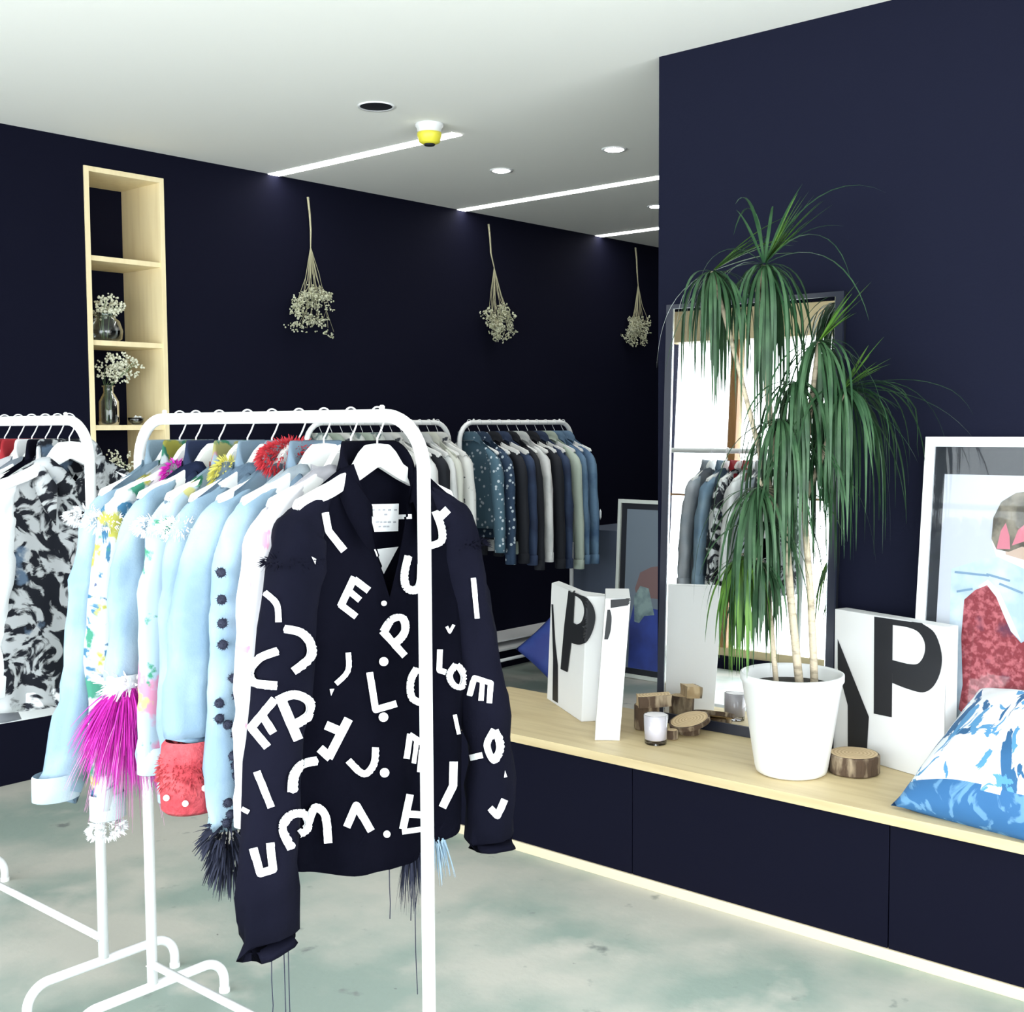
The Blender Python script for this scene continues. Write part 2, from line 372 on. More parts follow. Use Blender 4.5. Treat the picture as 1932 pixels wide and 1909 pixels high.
def decal(polys, bvh, eps=.0015, step=6, origin=EYE, lift0=0):
    """polys in photo pixels; projected once onto the surface, then real geometry just above it"""
    bm = NB()
    for pi, poly in enumerate(polys):
        b2 = NB(); vs = [b2.verts.new((x, y, 0)) for x, y in poly]
        for tr in tessellate_polygon([[Vector((x, y, 0)) for x, y in poly]]):
            try: b2.faces.new([vs[i] for i in tr])
            except ValueError: pass
        for it in range(5):
            lg = [e for e in b2.edges if e.calc_length() > step]
            if not lg: break
            bmesh.ops.subdivide_edges(b2, edges=lg, cuts=1); bmesh.ops.triangulate(b2, faces=b2.faces[:])
        mp = {}
        for v in b2.verts:
            d = ray(v.co.x, v.co.y).normalized(); h = bvh.ray_cast(origin, d)
            if h[0] is not None:
                n = h[1] if h[1].dot(d) < 0 else -h[1]
                q = max(.35, -n.dot(d)); mp[v] = (bm.verts.new(h[0]+n*(eps+.0002*pi+lift0)-d*eps*.5), h[3])
        for f in b2.faces:
            if all(v in mp for v in f.verts):
                w = [mp[v][0] for v in f.verts]
                if max((w[i].co-w[(i+1) % 3].co).length for i in range(3)) < step*.0058: 
                    bm.faces.new(w)
        b2.free()
    return bm
def worldify(o, bm_world):
    """move world-space bmesh into the local space of parent o"""
    bpy.context.view_layer.update(); bmesh.ops.transform(bm_world, matrix=o.matrix_world.inverted(), verts=bm_world.verts[:]); return bm_world

# ------------------------------------------------------------------ white carrier boxes with black letters
def carrier(base, h, label, shear=0):
    c = base[0]
    t = thing('letter_box', label, 'box', (c[0], c[1], .4205), group='white display boxes with large black letters')
    b = prism(NB(), [(x-c[0], y-c[1]) for x, y in base], 0, h)
    for v in b.verts: v.co += Vector((.6, -.8, 0))*shear*v.co.z/h
    o = obj('shell', bevel(b, .0012, 1), CARD, t)
    bpy.context.view_layer.update(); return t, o
# right box
d = Vector((.29, .957)); n = Vector((.957, -.29)); p0 = Vector((3.552, 1.388)); L_ = .440
base = [p0, p0+d*L_, p0+d*L_+n*.055, p0+n*.055]
tR, oR = carrier([tuple(v) for v in base], .475, 'white box with a large black P standing beside the framed poster, right of the plant')
bv = bvh_of([oR])
stem = [(1650, 1163), (1685, 1168), (1683, 1353), (1649, 1346)]
bowl = [(1684, 1168)]+curve2([(1740, 1176), (1764, 1194), (1777, 1232), (1775, 1266), (1762, 1294), (1742, 1306), (1712, 1299), (1684, 1288)], 5)+[(1684, 1245)]+curve2([(1712, 1252), (1732, 1252), (1744, 1235), (1745, 1212), (1733, 1192), (1712, 1183), (1685, 1179)], 5)
obj('letter_P', worldify(tR, decal([stem, bowl], bv)), INK, tR)
obj('letter_stroke', worldify(tR, decal([[(1581, 1205), (1640, 1352), (1636, 1418), (1600, 1408), (1600, 1330), (1581, 1260)]], bv)), INK, tR)
# left box: angled faces
A0 = at(1032, 1318, 2, .42); A1 = at(1097, 1362, 2, .42); A2 = at(1152, 1359, 2, .42)
base = [(A0.x, A0.y), (A1.x, A1.y), (A2.x, A2.y), (A2.x+.02, A2.y+.16), (A0.x+.07, A0.y+.02)]
tA, oA = carrier(base, .462, 'white box with a black P, farthest of the letter boxes on the bench', .020)
bv = bvh_of([oA])
stem = [(1074, 1114), (1086, 1116), (1082, 1190), (1072, 1268), (1059, 1262), (1066, 1180)]
bowl = [(1084, 1116)]+curve2([(1104, 1124), (1118, 1142), (1123, 1165), (1117, 1192), (1105, 1212), (1091, 1216), (1074, 1210)], 5)+[(1077, 1172)]+curve2([(1090, 1178), (1099, 1172), (1104, 1152), (1098, 1132), (1084, 1122)], 5)
obj('letter_P', worldify(tA, decal([stem, bowl], bv, eps=.0035, step=4)), INK, tA)
obj('letter_stroke', worldify(tA, decal([[(1041, 1140), (1044, 1140), (1048, 1210), (1053, 1255), (1053, 1326), (1043, 1320), (1044, 1240)]], bv, step=5)), INK, tA)
# narrow box seen edge on
d = Vector((.80, .60)); n = Vector((-.60, .80)); B0 = Vector((3.335, 2.43))
base = [tuple(B0), tuple(B0+d*.255), tuple(B0+d*.255+n*.085), tuple(B0+n*.085)]
tB, oB = carrier(base, .492, 'white box turned edge on, with a black band under its top, beside the stacked wood', .037)
bv = bvh_of([oB])
obj('letter_band', worldify(tB, decal([[(1152, 1131), (1192, 1129), (1190, 1141), (1152, 1147)]], bv, step=5)), INK, tB)
obj('letter_edge', worldify(tB, decal([curve2([(1151, 1150), (1154, 1165), (1152, 1190), (1147, 1206)], 4)+[(1140, 1206), (1146, 1150)]], bv, step=4)), INK, tB)

# ------------------------------------------------------------------ posters
def poster(name, label, corner, w, h, leanx, fr, matw, shapes, glass_on=True, frm=None):
    """local: y goes -Y from the left edge, z up, front faces -X"""
    t = thing(name, label, 'picture', corner, ry=math.asin(leanx/h))
    b = NB(); D = .022
    for lo, hi in (((0, -w, 0), (D, 0, fr)), ((0, -w, h-fr), (D, 0, h)), ((0, -fr, fr), (D, 0, h-fr)), ((0, -w, fr), (D, -w+fr, h-fr))): box(b, lo, hi)
    obj('frame', b, frm or WHITE, t)
    obj('mat_board', box(NB(), (.012, -w+fr, fr), (.016, -fr, h-fr)), mat('black_mat', (.010, .012, .02), .5), t)
    a, c = matw
    pr = obj('print', box(NB(), (.0105, -w+fr+a, fr+c), (.0118, -fr-a, h-fr-c)), mat('print_background', (.62, .63, .68), .6) if glass_on else mat('print_background_slate', (.16, .20, .25), .6), t)
    for i, (poly, m) in enumerate(shapes):
        b = prism(NB(), poly, .0100-.00022*i, .0104-.0002*i, ax=0); obj('printed_shape', b, m, pr)
    if glass_on: obj('glass', box(NB(), (.004, -w+fr, fr), (.006, -fr, h-fr)), PGL, t)
    return t
def to_poster(pts, X, corner):
    out = []
    for x, y in pts:
        p = at(x, y, 0, X); out.append((p.y-corner[1], p.z-corner[2]))
    return out
DEN = mat('print_denim', (.48, .60, .70), .6, rgb2=(.70, .78, .84), scale=14, lo=.4, hi=.65)
SEQ = mat('print_red_sequins', (.27, .02, .032), .5, rgb2=(.56, .13, .15), scale=70, lo=.45, hi=.62, extra=[((.14, .02, .06), 9, .58, .68, 'noise')])
HAIR = mat('print_brown_hair', (.10, .085, .065), .6, rgb2=(.28, .24, .18), scale=20, lo=.4, hi=.6)
PINK = mat('print_pink', (.70, .22, .28), .6); SKIN = mat('print_skin', (.62, .45, .36), .6); PWH = mat('print_white', (.85, .87, .90), .6)
PBL = mat('print_blue_cloth', (.02, .035, .18), .6, rgb2=(.03, .06, .32), scale=5, lo=.4, hi=.6)
cr = (3.615, 1.53, .4205)
def clip_in(poly, w, h, fr, a, c):
    return [(min(max(y, -w+fr+a+.001), -fr-a-.001), min(max(z, fr+c+.001), h-fr-c-.001)) for y, z in poly]
shR = []
for pts, m in (
    ([(1788, 1072), (1850, 1052), (1900, 1050), (2100, 1060), (2170, 1120), (2170, 1500), (1788, 1500)], DEN),
    ([(1862, 1020), (1872, 1048), (1932, 1075), (2010, 1050), (2005, 1010)], PWH),
    ([(1884, 1000), (1992, 1000), (1985, 1040), (1940, 1060), (1890, 1045)], SKIN),
    ([(1862, 1015), (1864, 975), (1878, 945), (1905, 928), (1945, 922), (1990, 940), (2010, 985), (2005, 1030), (1960, 1020), (1945, 1035), (1920, 1030), (1895, 1040), (1872, 1035)], HAIR),
    ([(1872, 1034), (1879, 1000), (1888, 985), (1896, 1010), (1898, 1035)], PINK),
    ([(1901, 1028), (1912, 998), (1930, 983), (1950, 1000), (1945, 1025), (1925, 1020)], PINK),
    ([(1840, 1105), (1858, 1092), (1880, 1112), (1905, 1165), (1925, 1208), (1905, 1190), (1870, 1130)], PWH),
    ([(1815, 1130), (1835, 1112), (1857, 1103), (1875, 1125), (1893, 1165), (1905, 1190), (1925, 1212), (1960, 1190), (2000, 1130), (2060, 1120), (2060, 1370), (1900, 1365), (1835, 1355), (1812, 1335), (1818, 1290), (1812, 1200)], SEQ)):
    shR.append((clip_in(to_poster(pts, 3.66, cr), .74, 1.045, .030, .033, .085), m))
for k, (x0, y0, x1, y1) in enumerate(((1795, 1078, 1860, 1085), (1800, 1115, 1830, 1110), (1880, 1100, 1925, 1118), (1855, 1082, 1900, 1095))):
    shR.append((to_poster(stroke([(x0, y0), (x1, y1)], 4)[0], 3.66, cr), mat('print_seam', (.22, .34, .48), .6)))
poster('framed_poster', 'large white framed poster of a person from behind in a red sequinned denim jacket', cr, .74, 1.045, .105, .030, (.033, .085), shR)
cl = (5.84, 4.31, .003)
sl = []
for pts, m in (([(1188, 1330), (1188, 1175), (1195, 1140), (1240, 1150), (1300, 1160), (1300, 1330)], PBL),
               ([(1196, 1110), (1205, 1080), (1225, 1070), (1300, 1060), (1300, 1120), (1240, 1130), (1200, 1125)], mat('print_arm', (.20, .12, .12), .6)),
               ([(1197, 1172), (1195, 1125), (1206, 1105), (1222, 1110), (1234, 1160), (1215, 1162), (1206, 1175)], mat('print_pale_denim', (.26, .36, .36), .6, rgb2=(.12, .18, .20), scale=12))):
    sl.append((clip_in(to_poster(pts, 5.87, cl), .74, 1.06, .022, .04, .035), m))
poster('framed_poster', 'white framed poster standing on the floor beyond the bench, left of the partition edge', cl, .74, 1.06, .06, .022, (.04, .035), sl, False, mat('frame_dim_white', (.62, .66, .62), .5))
o = obj('slate_counter', bbox((5.98, 3.3, 0), (6.5, 4.72, .86), .004), mat('slate_laminate', (.075, .095, .14), .6))
tag(o, 'slate grey counter behind the floor-standing poster in the far corner', 'counter')

# ------------------------------------------------------------------ cushions
def cushion(name, label, c, sx, sy, th, rot, m, seed, spin=0, border=None, res=36):
    bm = NB(); N_ = res; top = {}; bot = {}
    for i in range(N_+1):
        for j in range(N_+1):
            u, v = 2*i/N_-1, 2*j/N_-1
            f = max(0, (1-abs(u)**2.4))**.55*max(0, (1-abs(v)**2.4))**.55
            w_ = 1-.06*(1-abs(u)**2)*abs(v)**3; w2_ = 1-.06*(1-abs(v)**2)*abs(u)**3
            x, y = u*sx/2*w2_, v*sy/2*w_
            nz = noise.noise(Vector((u*2.2+seed, v*2.2, seed)))*.16+noise.noise(Vector((u*6, v*5+seed, 1)))*.05
            top[i, j] = bm.verts.new((x, y, th/2*f*(1+nz)))
            bot[i, j] = top[i, j] if (i in (0, N_) or j in (0, N_)) else bm.verts.new((x, y, -th/2*f*(1+nz*.5)))
    for i in range(N_):
        for j in range(N_):
            bm.faces.new((top[i, j], top[i+1, j], top[i+1, j+1], top[i, j+1]))
            q = (bot[i, j], bot[i, j+1], bot[i+1, j+1], bot[i+1, j])
            if len(set(q)) == 4:
                try: bm.faces.new(q)
                except ValueError: pass
    t = thing(name, label, 'cushion', c); t.rotation_euler = rot
    if border:
        for f in bm.faces:
            c_ = f.calc_center_median()
            if c_.x < -sx*.36+noise.noise(Vector((c_.y*9, 1, 2)))*.02: f.material_index = 1
    if spin: bmesh.ops.rotate(bm, matrix=Matrix.Rotation(spin, 3, 'Z'), verts=bm.verts[:])
    obj('cover', bm, None, t, True, mats=[m, border or m])
    e = [(sx/2*(-1+2*k/16)*1.0, -sy/2*(1-.06*(1-(-1+2*k/16)**2)), 0) for k in range(17)]
    b = tube(NB(), e, .004, 6)
    if spin: bmesh.ops.rotate(b, matrix=Matrix.Rotation(spin, 3, 'Z'), verts=b.verts[:])
    obj('piping', b, m, t, True)
    return t
WAVE = mat('blue_white_wave_print', (.84, .87, .90), .7, rgb2=(.03, .13, .30), scale=3.2, lo=.545, hi=.56, kind='marble', stretch=(1.1, 2.4, 1), bump=.1,
           extra=[((.10, .32, .60), 4.5, .59, .60, 'marble')])
BLUEC = mat('blue_cushion_cloth', (.035, .15, .36), .7, rgb2=(.14, .32, .55), scale=9, lo=.55, hi=.6, kind='marble')
BLUEF = mat('royal_blue_cloth', (.03, .05, .26), .7, rgb2=(.04, .08, .34), scale=6)

# ------------------------------------------------------------------ racks
def rack(label, p, ry, far=False, length=.99):
    """origin at the near/left post base, rail runs along local +y"""
    t = thing('clothes_rack', label, 'clothes rack', (p[0], p[1], 0), rz=ry, group='white tubular clothes racks')
    R, H, r = .105, 1.522, .0135
    k = 6 if far else 12; n = 8 if far else 14
    pts = [(0, 0, .10)]+arc((0, R, H-R), R, PI, PI/2, k)+arc((0, length-R, H-R), R, PI/2, 0, k)+[(0, length, .10)]
    obj('hanging_frame', tube(NB(), pts, r, n), WHITE, t, True)
    for y in (0, length):
        hr = .06; hz = .092
        q = [(-.215, y, .004)]+arc((-.215+hr, y, hz-hr), hr, PI, PI/2, k, 'xz')+arc((.215-hr, y, hz-hr), hr, PI/2, 0, k, 'xz')+[(.215, y, .004)]
        f = obj('foot', tube(NB(), q, .0125, n), WHITE, t, True)
        for x in (-.215, .215): obj('foot_cap', lathe(NB(), [(.0145, 0), (.0145, .012)], 12, (x, y, .0005)), PLAST, f)
    obj('lower_bar', tube(NB(), [(0, .012, .15), (0, length-.012, .15)], .010, n), WHITE, t, True)
    for y in (.0, length):
        obj('screw', lathe(NB(), [(.004, 0), (.003, .002)], 8), CHROME, t).location = (-.0145, y, .15)
    for y in (R+.01, length-R-.01): obj('rail_stop', lathe(NB(), [(.005, 0), (.006, .006), (.003, .009)], 10, (0, y, H+.0125)), PLAST, t, True)
    return t
RX = 1.645
rack('white clothes rack in front, carrying the black lettered jacket', (RX, 1.663), 0)
rack('white clothes rack at the left edge, its rail leaving the frame', (RX, 2.885), 0)
rack('distant white rack behind the front rack, full of pale jackets', (4.765, 4.62), PI/2, True)
rack('distant white rack farthest right, with dark and denim jackets', (5.84, 4.62), PI/2, True)
RZ = 1.522

# ------------------------------------------------------------------ hangers
def make_hanger(far):
    def oo(name, bm, m): return bpy.data.meshes.new(name), bm, m
    t = bpy.data.objects.new('coat_hanger', None); COL.objects.link(t)
    top = [(0, -.055), (.028, -.058), (.045, -.072), (.065, -.098), (.12, -.125), (.205, -.158), (.212, -.172), (.200, -.182), (.12, -.156), (.055, -.128), (0, -.100)]
    poly = [(x, z) for x, z in top]+[(-x, z) for x, z in top[::-1][1:-1]]
    b = prism(NB(), poly, -.008, .008, ax=1)
    if not far: bevel(b, .002, 1)
    obj('shoulder_bar', b, PLAST, t)
    k = 6 if far else 14; R = .0175
    pts = [(0, 0, -.06), (0, 0, -.045), (.010, 0, -.030), (.019, 0, -.012)]+[(R*math.cos(a)+.0015, 0, R*math.sin(a)+.000) for a in [(-.35+(PI+.9)*i/k) for i in range(k+1)]]
    obj('hook', tube(NB(), pts, .0018, 5 if far else 8), WIRE, t, True)
    return t
HP = {}
def hanger(far, loc, rz, label, group):
    if far not in HP: h = HP[far] = make_hanger(far)
    else:
        src = HP[far]; h = src.copy(); COL.objects.link(h)
        for ch in list(src.children):
            c = ch.copy(); COL.objects.link(c); c.parent = h
    h.location = loc; h.rotation_euler = (0, 0, rz); tag(h, label, 'hanger', group); return h

# ------------------------------------------------------------------ garments
def sm(a): a = min(max(a, 0), 1); return a*a*(3-2*a)
def body_mesh(sh=.215, hem=-.82, hw=.235, th=.045, seed=0, nth=64, nv=34, wr=.010, vneck=-.20, hemcurve=.0, neck=.072, ztip=-.175, vpow=.8):
    bm = NB(); rows = []
    def ztop(x, front):
        ax = abs(x)
        if ax < neck:
            z = (vneck+(-.088-vneck)*(ax/neck)**vpow) if front else -.100
            return z
        return -.088+(ztip+.088)*((ax-neck)/(sh-neck))
    for j in range(nv+1):
        v = j/nv; row = []
        for i in range(nth):
            a = 2*PI*i/nth; ca, sa = math.cos(a), math.sin(a)
            w = hw+(sh-hw)*sm((v-.55)/.45)
            x = w*math.copysign(abs(ca)**.85, ca)
            front = sa < 0
            zt = ztop(min(max(x, -sh), sh), front)
            hz = hem+hemcurve*(1-(x/hw)**2)
            z = hz+(zt-hz)*v
            t_ = th*(.9+.35*(1-v))*(1 if v < .8 else 1-.72*sm((v-.8)/.2))
            if abs(x) < neck*1.15: t_ = max(t_, .030)
            s = math.copysign(abs(sa)**.7, sa)
            y = t_*s
            fo = noise.noise(Vector((x*7+seed*3.1, z*2.2, (1 if front else 5)+seed)))*wr*2.4+math.sin(x*46+seed*2+z*3)*wr*.55*(1-v)
            fo += noise.noise(Vector((x*22, z*9+seed, 3)))*wr*.5
            y += fo*min(1, abs(sa)*2)*(1-.6*sm((v-.85)/.15))
            row.append(bm.verts.new((x, y, z)))
        rows.append(row)
    for A, B in zip(rows, rows[1:]):
        for i in range(nth): bm.faces.new((A[i], A[(i+1) % nth], B[(i+1) % nth], B[i]))
    bmesh.ops.solidify(bm, geom=bm.faces[:], thickness=.002)
    return bm
def sleeve_mesh(path, seed=0, n=20, seg=26, flat=.8, wr=.006):
    """path: list of (x,y,z,r)"""
    bm = NB(); P = [Vector(p[:3]) for p in path]; Rr = [p[3] for p in path]; rows = []
    def cr(i, s, A):
        p0, p1, p2, p3 = A[max(i-1, 0)], A[i], A[min(i+1, len(A)-1)], A[min(i+2, len(A)-1)]
        return .5*((2*p1)+(p2-p0)*s+(2*p0-5*p1+4*p2-p3)*s*s+(3*p1-p0-3*p2+p3)*s**3)
    m = len(P)-1
    for j in range(seg+1):
        q = j/seg*m; i = min(int(q), m-1); s = q-i; c = cr(i, s, P); r = cr(i, s, Rr)
        c2 = cr(min(int(min(q+.05, m-1e-6)), m-1), min(q+.05, m-1e-6)-int(min(q+.05, m-1e-6)), P); d = (c2-c)
        d = d.normalized() if d.length > 1e-7 else Vector((0, 0, -1))
        sx = Vector((1, 0, 0)); sx = (sx-d*sx.dot(d)).normalized(); sy = d.cross(sx)
        row = []
        for k in range(n):
            a = 2*PI*k/n; rr = r*(1+noise.noise(Vector((math.cos(a)*1.3+seed*7, math.sin(a)*1.3, c.z*9)))*.26)+noise.noise(Vector((math.cos(a)*2+seed, math.sin(a)*2, c.z*26)))*wr*1.3+noise.noise(Vector((math.cos(a)*3, math.sin(a)*3+seed, c.z*60)))*wr*.35
            row.append(bm.verts.new(c+sx*rr*math.cos(a)+sy*rr*flat*math.sin(a)))
        rows.append(row)
    for A, B in zip(rows, rows[1:]):
        for k in range(n): bm.faces.new((A[k], A[(k+1) % n], B[(k+1) % n], B[k]))
    bm.faces.new(rows[0][::-1]); 
    # inside of the cuff
    e = rows[-1]; c = sum((v.co for v in e), Vector())/n; inner = [bm.verts.new(c+(v.co-c)*.86+Vector((0, 0, .012))) for v in e]
    for k in range(n): bm.faces.new((e[k], e[(k+1) % n], inner[(k+1) % n], inner[k]))
    bm.faces.new(inner)
    return bm
def collar_mesh(neck=.075, h=.045, flare=.022, y0=.032, seed=0, n=28, pts=True):
    """a folded collar running round the back of the neck to two front points"""
    bm = NB(); rows = []
    for i in range(n+1):
        s = -1+2*i/n; a = PI/2+s*(PI*.80)          # opens at the front (-y)
        cx, cy = math.cos(a)*neck, math.sin(a)*y0
        fr = max(0, abs(s)-.35)/.65
        zb = -.098-.10*fr**1.5
        o = Vector((math.cos(a), math.sin(a)*.6, 0)).normalized()
        p = Vector((cx, cy-.012*fr, zb))
        fall = .045+.05*fr
        rows.append([bm.verts.new(q) for q in (p, p+Vector((0, 0, h*(1-.5*fr)))+o*.004, p+Vector((0, 0, h*(1-.5*fr)+.004))+o*.012, p+o*(flare*.7+.008*fr)+Vector((0, -.004*fr, h*(1-.5*fr)-fall*.5)), p+o*(flare+.012*fr)+Vector((0, -.010*fr, h*(1-.5*fr)-fall)))])
    for A, B in zip(rows, rows[1:]):
        for k in range(4): bm.faces.new((A[k], A[k+1], B[k+1], B[k]))
    bmesh.ops.solidify(bm, geom=bm.faces[:], thickness=.003)
    return bm
def cuff_mesh(p, r, h=.05, flat=.8, n=20):
    return lathe_flat(NB(), [(r*1.02, h), (r*1.09, h-.004), (r*1.10, 0), (r*1.0, -.002), (r*.9, .012)], p, flat, n)
def lathe_flat(bm, prof, p, flat, n):
    rings = [[bm.verts.new((p[0]+rr*math.cos(2*PI*k/n), p[1]+rr*flat*math.sin(2*PI*k/n), p[2]+z)) for k in range(n)] for rr, z in prof]
    for A, B in zip(rings, rings[1:]):
        for k in range(n): bm.faces.new((A[k], A[(k+1) % n], B[(k+1) % n], B[k]))
    return bm
def slv(side, ztop=-.20, zend=-.72, x0=.205, out=.045, r0=.055, r1=.042, y=-.0, swing=0):
    s = side; L = ztop-zend
    return [(s*(x0-.085), 0, ztop+.062, .008), (s*(x0-.045), 0, ztop+.030, .024), (s*(x0-.012), y*.1, ztop-.008, r0*.82), (s*(x0+.006), y*.2, ztop-.055, r0), (s*(x0+out*.55), y*.6, ztop-L*.35, r0*1.0), (s*(x0+out*.95), y, ztop-L*.7, (r0+r1)/2), (s*(x0+out+swing), y, zend, r1)]
def garment(kind, label, cat, loc, rz, m, group=None, far=False, hem=-.80, sl=(-.72, -.72), r=(.050, .040), seed=0, m_sl=None, m_col=None, m_cuff=None, th=.04, wr=.010,
            collar=True, buttons=None, sh=.215, hw=.235, out=.045, vneck=-.20, swing=(0, 0), sy=0, x0=.205, flat=.72, hemcurve=0, sleeves=True, vpow=.8):
    t = thing(kind, label, cat, loc, rz=rz, group=group)
    P = {}
    P['body'] = obj('body', body_mesh(sh, hem, hw, th, seed, 36 if far else 76, 18 if far else 40, wr, vneck, hemcurve, vpow=vpow), m, t, True)
    if sleeves:
        P['sl'] = []
        for k, s in enumerate((-1, 1)):
            path = slv(s, zend=sl[k], r0=r[0], r1=r[1], out=out, swing=swing[k], y=sy, x0=x0)
            P['sl'].append(obj('sleeve', sleeve_mesh(path, seed+k*3, 12 if far else 22, 14 if far else 34, flat), m_sl or m, t, True))
            e = path[-1]
            if m_cuff is not False: obj('cuff', cuff_mesh((e[0], e[1], e[2]), e[3]*1.05, .055, flat, 14 if far else 24), m_cuff or m_sl or m, P['sl'][-1], True)
    if collar: P['collar'] = obj('collar', collar_mesh(seed=seed, n=14 if far else 30), m_col or m, t, True)
    if not far:
        hb = lathe_flat(NB(), [(hw*.985, .045), (hw*1.01, .04), (hw*1.015, .0), (hw*.99, -.004)], (0, 0, hem), th*1.45/hw, 60)
        if hemcurve == 0: P['waist'] = obj('waistband', hb, m_col or m, t, True)
        else: hb.free()
        if buttons:
            for z in (-.26, -.37, -.48, -.59, -.70):
                if z > hem+.04: 
                    bb = lathe(NB(), [(.008, 0), (.008, .003), (.005, .004)], 12); bmesh.ops.rotate(bb, matrix=Matrix.Rotation(PI/2, 3, 'X'), verts=bb.verts[:])
                    bmesh.ops.translate(bb, vec=(0, -th*1.15-.006, z), verts=bb.verts[:]); obj('button', bb, buttons, t)
    P['t'] = t; return P
def fur(bm, c, rad, n, ln, rnd, width=.0022, down=1.0, spread=.8, seg=4):
    for i in range(n):
        d = Vector((rnd.gauss(0, 1), rnd.gauss(0, 1), rnd.gauss(0, 1))).normalized()
        p = Vector((c[0]+d.x*rad[0], c[1]+d.y*rad[1], c[2]+d.z*rad[2]))
        v = (d*spread+Vector((0, 0, -down*rnd.uniform(.5, 1.2)))).normalized(); L = ln*rnd.uniform(.5, 1.15)
        s = v.cross(Vector((rnd.uniform(-1, 1), rnd.uniform(-1, 1), .3))).normalized()*width
        prev = None
        for k in range(seg+1):
            q = k/seg; w_ = (1-q*.85); pt = p+v*L*q+Vector((0, 0, -L*.25*down*q*q))
            a, b_ = bm.verts.new(pt-s*w_), bm.verts.new(pt+s*w_)
            if prev: bm.faces.new((prev[0], prev[1], b_, a))
            prev = (a, b_)
    return bm
def threads(bm, pts, r=.0012, rnd=None):
    for (x, y, z, L, dx) in pts:
        tube(bm, [(x, y, z), (x+dx*.3, y, z-L*.4), (x+dx*.1, y-.002, z-L*.7), (x+dx, y, z-L)], r, 5)
    return bm

DL = mat('pale_denim', (.20, .30, .40), .8, rgb2=(.30, .41, .50), scale=7, lo=.4, hi=.65, bump=.12, bscale=220)
DL2 = mat('bleached_denim', (.42, .53, .61), .8, rgb2=(.58, .64, .68), scale=6, lo=.4, hi=.62, bump=.12, bscale=220)
DM = mat('mid_denim', (.17, .27, .39), .8, rgb2=(.28, .39, .50), scale=6, lo=.4, hi=.66, bump=.12, bscale=220)
GD = mat('grey_denim', (.40, .42, .47), .8, rgb2=(.28, .34, .40), scale=5, lo=.45, hi=.7, bump=.1, bscale=200)
WHT = mat('white_cotton', (.86, .87, .89), .75, bump=.1, bscale=120)
DIST = mat('frayed_pale_denim', (.76, .80, .84), .8, rgb2=(.20, .30, .42), scale=26, lo=.62, hi=.68, bump=.5, bscale=90)
BLK = mat('black_denim', (.0036, .0038, .0095), .9, rgb2=(.0055, .0056, .0130), scale=5, spec=.06, bump=.1, bscale=200)
PAINT = mat('paint_splashed_denim', (.50, .54, .57), .8, rgb2=(.03, .13, .24), scale=9, lo=.55, hi=.60, kind='marble',
            extra=[((.03, .20, .13), 11, .55, .59, 'noise'), ((.38, .36, .06), 13, .57, .61, 'noise'), ((.05, .07, .16), 40, .68, .72, 'noise')])
PAINT2 = mat('pink_green_appliques_denim', (.35, .45, .54), .8, rgb2=(.55, .22, .34), scale=6, lo=.62, hi=.65,
             extra=[((.04, .24, .14), 13, .58, .61, 'noise'), ((.45, .43, .17), 11, .59, .62, 'noise')])
PAINT3 = mat('white_with_pink_marks', (.62, .61, .65), .8, rgb2=(.60, .28, .42), scale=8, lo=.62, hi=.67, kind='marble', extra=[((.30, .62, .60), 12, .68, .72, 'noise')])
MARB = mat('black_white_marbled_print', (.72, .74, .76), .8, rgb2=(.008, .010, .020), scale=13, lo=.46, hi=.53, kind='marble', extra=[((.16, .24, .36), 10, .62, .68, 'noise')])
REDC = mat('coral_red_cloth', (.46, .022, .035), .8); 
FPK = mat('magenta_feathers', (.48, .006, .34), .7, rgb2=(.56, .02, .40), scale=12); FPL = mat('pale_pink_feathers', (.60, .16, .44), .6)
FRD = mat('coral_fur', (.42, .04, .055), .85, rgb2=(.52, .085, .10), scale=18, bump=.8, bscale=60); FYL = mat('yellow_fleece', (.60, .55, .12), .8)
FBK = mat('black_fringe_yarn', (.010, .013, .035), .8)
PEARL = mat('white_pearl', (.9, .9, .9), .2); BTN = mat('pale_button', (.8, .84, .86), .3)
DKD = mat('dark_navy_denim', (.012, .022, .075), .8, rgb2=(.020, .035, .10), scale=8)
JG = 'denim jackets on the front white rack'
HG = 'white hangers on the front white rack'
LH = 'white hangers on the left white rack'
YG = [2.478, 2.412, 2.321, 2.216, 2.129, 2.037, 1.956, 1.872, 1.793]
names = ['pale denim jacket with a rolled cuff', 'paint splashed jacket', 'denim jacket with magenta feather trim', 'jacket with coloured appliques', 'plain pale denim jacket', 'jacket with the coral fur cuffs', 'jacket with black pompoms', 'white jacket with pink marks', 'black lettered jacket']
for y, nm in zip(YG, names): hanger(False, (RX, y, RZ+.0005), 0, 'white hanger on the front rack holding the '+nm, HG)
rnd = random.Random(7)
def frill(t, c, rad, m, n=150, ln=.012):
    obj('frayed_trim', fur(NB(), c, rad, n*3, ln, rnd, .0018, .3, .9, 2), m, t)
def loc(y): return (RX, y, RZ)
# G1
g = garment('denim_jacket', 'pale denim jacket with a rolled cuff, farthest left on the front rack', 'jacket', loc(YG[0]), 0, DL, JG, hem=-.80, sl=(-.83, -.74), seed=1, m_cuff=DL2, r=(.052, .046), th=.028, buttons=BTN, swing=(.06, 0), out=.07)
frill(g['t'], (-.235, 0, -.215), (.055, .038, .018), WHT)
